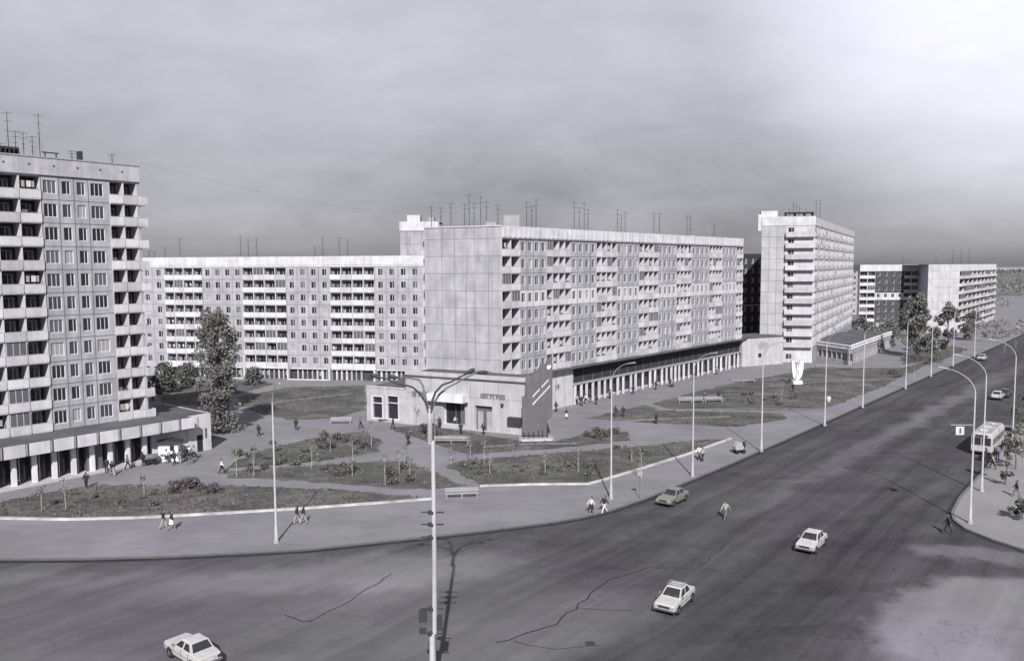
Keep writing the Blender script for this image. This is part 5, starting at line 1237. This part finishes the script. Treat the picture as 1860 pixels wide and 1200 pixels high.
# ------------------------------------------------------------------ trees, shrubs, saplings
def leaves(mb, cen, rad, n, size, k, rng, hollow=.3):
    for _ in range(n):
        while True:
            v = Vector((rng.uniform(-1, 1), rng.uniform(-1, 1), rng.uniform(-1, 1)))
            if hollow < v.length < 1: break
        p = Vector((cen[0]+v.x*rad[0], cen[1]+v.y*rad[1], cen[2]+v.z*rad[2])); s_ = size*rng.uniform(.6, 1.4)
        a = Vector((rng.gauss(0, 1), rng.gauss(0, 1), rng.gauss(0, 1))).normalized(); c = a.cross(Vector((rng.gauss(0, 1), rng.gauss(0, 1), rng.gauss(0, 1)))).normalized()
        mb.face([p-a*s_, p+c*s_*.6, p+a*s_, p-c*s_*.6], k, rng.choice([.55, .7, .85, 1.0, 1.15, 1.4]))
def tree(P, hgt, rx, label, k='leaf', clumps=26, per=150, size=.22, seed=1, bark='bark', trunk=.25, low=.2, name='tree', grp_=None, shape='oval', cat='tree', cr_=(.2, .38), flat=False):
    rng = random.Random(seed); r = empty(name, P, label, cat, grp_); t = MB(); P = Vector(P)
    th = hgt*(low+.25); pts = [P, P+Vector((rng.uniform(-.1, .1), 0, th*.5)), P+Vector((rng.uniform(-.3, .3), 0, th)), P+Vector((rng.uniform(-.4, .4), rng.uniform(-.4, .4), hgt*.85))]
    t.tube(pts, [trunk, trunk*.8, trunk*.6, trunk*.12], bark, 7)
    mb = MB()
    for i in range(clumps):
        f = rng.random(); z = low+(1-low)*f; prof = (math.sin(math.pi*min(1, (f*.86+.12)))**.7) if shape == 'oval' else (1-f*.75)
        prof = (.62+.38*math.sin(math.pi*f*.95+.2)) if flat else prof; an = rng.uniform(0, 6.28); rr = rx*prof*rng.uniform(.25, .95); c = P+Vector((math.cos(an)*rr, math.sin(an)*rr, z*hgt*.97)); cr = rx*rng.uniform(*cr_)
        if i % 2 == 0: st_ = P+Vector((0, 0, max(.2, (z-.18))*hgt)); t.tube([st_, (st_+c)/2+Vector((0, 0, .2)), c], [trunk*.28, trunk*.16, trunk*.05], bark, 5, cap=False)
        leaves(mb, c, (cr, cr, cr*rng.uniform(.7, 1.3)), per, size, k, rng)
    t.build('trunk', r); mb.build('crown', r); return r
P = G(398, 786, PZ); tree(P, 18.8, 3.5, 'big ragged tree standing right of the left tower', clumps=190, per=90, size=.17, seed=6, trunk=.3, low=.05, k='leafm', cr_=(.16, .30), flat=True)
tree(G(300, 712, PZ), 5.5, 3.4, 'broad dark tree in the yard behind the left shop', clumps=26, per=110, size=.25, seed=8, low=.15)
tree(G(345, 700, PZ), 4.5, 2.8, 'low dark tree under the wing windows left of the big tree', clumps=20, per=110, size=.25, seed=9, low=.15)
tree(G(277, 726, PZ), 5.0, 2.4, 'dark bushy tree close to the corner of the left tower', clumps=18, per=100, size=.22, seed=19, low=.1)
tree(G(460, 698, PZ), 3.2, 3.0, 'low bushy tree at the foot of the wing', clumps=14, per=90, size=.22, seed=29, low=.1)
tree(G(1664, 650, PZ), 17.0, 4.6, 'large grey tree in front of the far block', clumps=40, per=130, size=.3, seed=11, low=.12, k='leafm')
tree(G(1720, 634, PZ), 14.0, 3.2, 'slimmer tree against the white end of the far block', clumps=28, per=110, size=.3, seed=12, low=.12, k='leafm')
tree(G(1612, 628, PZ), 7.5, 4.6, 'low spreading tree behind the pavilion', clumps=24, per=100, size=.3, seed=13, low=.1, k='leafm')
tree(G(1690, 640, PZ), 8.0, 4.0, 'small tree between the two grey trees', clumps=20, per=100, size=.3, seed=14, low=.1, k='leafm')
tree(G(1765, 618, PZ), 9.0, 5.0, 'dark tree at the foot of the far block balconies', clumps=22, per=100, size=.3, seed=15, low=.1, k='leafm')
tree(G(1570, 607, PZ), 6.0, 4.0, 'small dark tree behind the roof of the pavilion', clumps=18, per=90, size=.3, seed=16, low=.1, k='leafm')
for i, (px, py, h_, rx, lb) in enumerate(((1826, 880, 5.2, 1.2, 'young ragged tree on the right pavement near the second lamp'), (1845, 852, 5.8, 1.4, 'young tree behind the ragged one on the right pavement'), (1853, 944, 2.0, .9, 'round dark bush at the right edge on the pavement'), (1862, 800, 7, 2.2, 'leafy tree at the right edge beside the parked car'))):
    tree(G(px, py, PZ), h_, rx, lb, clumps=16, per=60, size=.15, seed=40+i, trunk=.1, low=.2, k='leaf' if i != 1 else 'leafp')
# shrubs: reddish clumps on the lawns
rng = random.Random(21); SH = []
def bank(px0, px1, py0, py1, n, k, w=(.5, 1.3)): 
    for _ in range(n): SH.append((rng.uniform(px0, px1), rng.uniform(py0, py1), rng.uniform(*w), k))
bank(300, 385, 882, 900, 9, 'leafr'); bank(575, 670, 795, 815, 9, 'leafr'); bank(430, 560, 825, 850, 10, 'leaf', (.5, 1.1)); bank(540, 640, 845, 868, 7, 'leafr', (.4, .9)); bank(705, 745, 850, 880, 5, 'leafr', (.5, 1.0))
bank(725, 800, 770, 792, 8, 'leaf', (.5, 1.0)); bank(975, 1110, 845, 865, 9, 'leaf', (.4, .8)); bank(1060, 1140, 786, 797, 5, 'leafr', (.8, 1.3)); bank(840, 890, 838, 850, 4, 'leaf', (.4, .7)); bank(1310, 1440, 727, 738, 7, 'leaf', (.5, .9)); bank(1640, 1710, 645, 662, 7, 'leaf', (1, 2)); bank(1620, 1650, 690, 655, 4, 'leaf', (1, 1.6))
ctr = {}
areas = lambda px, py: 'near the left lawn edge' if px < 400 else 'in the square left of the mast' if px < 770 else 'before the shop block' if px < 960 else 'on the lawn behind the left lamp row' if px < 1200 else 'on the far avenue lawn'
bank(800, 1000, 842, 870, 8, 'leaf', (.3, .6)); bank(450, 640, 806, 868, 12, 'leaf', (.3, .7)); bank(100, 300, 895, 925, 7, 'leafr', (.3, .6)); bank(1100, 1230, 812, 835, 6, 'leaf', (.3, .6)); bank(840, 950, 800, 815, 5, 'leaf', (.3, .7)); bank(1220, 1460, 690, 725, 8, 'leafr', (.4, .8))
SH.sort(key=lambda t: t[0])
for i, (px, py, w_, k) in enumerate(SH):
    ar = areas(px, py); nm = 'reddish' if k == 'leafr' else 'dark green'; key = (ar, nm); ctr[key] = ctr.get(key, 0)+1
    P = G(px, py, PZ); r = empty('shrub', P, '%s %s shrub from the left %s' % (ORD[min(19, ctr[key]-1)], nm, ar), 'shrub', 'shrubs in the lawns'); mb = MB()
    for q in range(5): leaves(mb, (P.x+rng.uniform(-.5, .5)*w_, P.y+rng.uniform(-.5, .5)*w_, P.z+w_*rng.uniform(.25, .6)), (w_*.55, w_*.55, w_*.42), 55, .13, k, rng, .2)
    mb.build('foliage', r); t = MB()
    for q in range(4): t.tube([P, P+Vector((rng.uniform(-.4, .4)*w_, rng.uniform(-.4, .4)*w_, w_*.6))], [.03, .012], 'bark', 4)
    t.build('stems', r)
SAP = [(120, 925), (76, 928), (262, 905), (461, 865), (430, 866), (640, 865), (640, 830), (566, 850), (725, 860), (735, 842), (700, 880), (757, 772), (790, 800), (820, 842), (855, 838), (880, 848), (890, 860), (745, 868), (600, 820), (498, 838), (1165, 872), (990, 862), (1050, 858), (1148, 838), (1660, 690), (1750, 640), (1775, 632), (1800, 628), (1825, 640), (1845, 632), (1420, 735), (675, 812)]
ctr = {}; SAP.sort()
for i, (px, py) in enumerate(SAP):
    rng = random.Random(100+i); ar = areas(px, py); ctr[ar] = ctr.get(ar, 0)+1; P = G(px, py, PZ); h_ = rng.uniform(2.2, 3.8)
    r = empty('sapling', P, '%s thin sapling from the left %s' % (ORD[ctr[ar]-1], ar), 'sapling', 'young trees planted in the lawns'); t = MB(); mb = MB()
    t.tube([P, P+Vector((rng.uniform(-.1, .1), 0, h_*.5)), P+Vector((rng.uniform(-.2, .2), 0, h_))], [.05, .04, .012], 'barkw', 5)
    for q in range(8):
        z = h_*rng.uniform(.35, .95); d = Vector((rng.uniform(-.6, .6), rng.uniform(-.6, .6), rng.uniform(.3, .8)))*(1-.3*z/h_); t.tube([P+Vector((0, 0, z)), P+Vector((0, 0, z))+d], [.02, .008], 'barkw', 4, cap=False)
        leaves(mb, tuple(P+Vector((0, 0, z))+d*.8), (.3, .3, .3), 10, .09, rng.choice(['leafp', 'leaf', 'leafp']), rng, 0)
    t.build('trunk', r); mb.build('crown', r)
# weeds and tufts over the lawns: uncountable
mb = MB(); rng = random.Random(77)
def inside(x, y, pl):
    c = False; j = len(pl)-1
    for i in range(len(pl)):
        if (pl[i][1] > y) != (pl[j][1] > y) and x < (pl[j][0]-pl[i][0])*(y-pl[i][1])/(pl[j][1]-pl[i][1])+pl[i][0]: c = not c
        j = i
    return c
for pl in LAWNS:
    x0, x1 = min(p[0] for p in pl), max(p[0] for p in pl); y0, y1 = min(p[1] for p in pl), max(p[1] for p in pl)
    for _ in range(int((x1-x0)*(y1-y0)*.035)):
        x, y = rng.uniform(x0, x1), rng.uniform(y0, y1)
        if not inside(x, y, pl): continue
        P = G(x, y, PZ+.01); s_ = rng.uniform(.15, .5); k = rng.choice(['leaf', 'leaf', 'leaf', 'leafr', 'leafr', 'leafp'])
        for q in range(4):
            a = rng.uniform(0, 6.28); d = Vector((math.cos(a), math.sin(a), 0))*s_*.6; c = P+d*rng.uniform(0, 1); mb.face([c-d*.4, c+Vector((0, 0, s_*rng.uniform(.3, .8)))+d*.2, c+d*.4+Vector((.05, .05, 0))], k, rng.uniform(.6, 1.2))
o = mb.build('grass_tufts'); setp(o, 'scattered weeds and grass tufts growing over the lawns', 'grass', None, 'stuff')
# far woods on the right horizon
mb = MB(); rng = random.Random(5)
for _ in range(120):
    px, py = rng.uniform(1795, 2050), rng.choice([rng.uniform(502, 556), rng.uniform(585, 618), rng.uniform(502, 530)]); P = G(px, py); s_ = min(P.y/400, 1.6)*rng.uniform(1.6, 3.4)
    leaves(mb, (P.x, P.y, s_*.6), (s_*1.8, s_*1.2, s_), 60, s_*.2, rng.choice(['leafm', 'leafp', 'leafp']), rng, .2)
for _ in range(260):
    px = rng.uniform(-200, 2100); P = PD(px, rng.uniform(1500, 2400)); s_ = rng.uniform(5, 11)
    leaves(mb, (P.x, P.y, s_*.5), (s_*5, s_*2, s_), 46, s_*.35, 'leaf', rng, .2)
o = mb.build('distant_wood'); setp(o, 'dark distant woods and garden trees along the horizon', 'woodland', None, 'stuff')
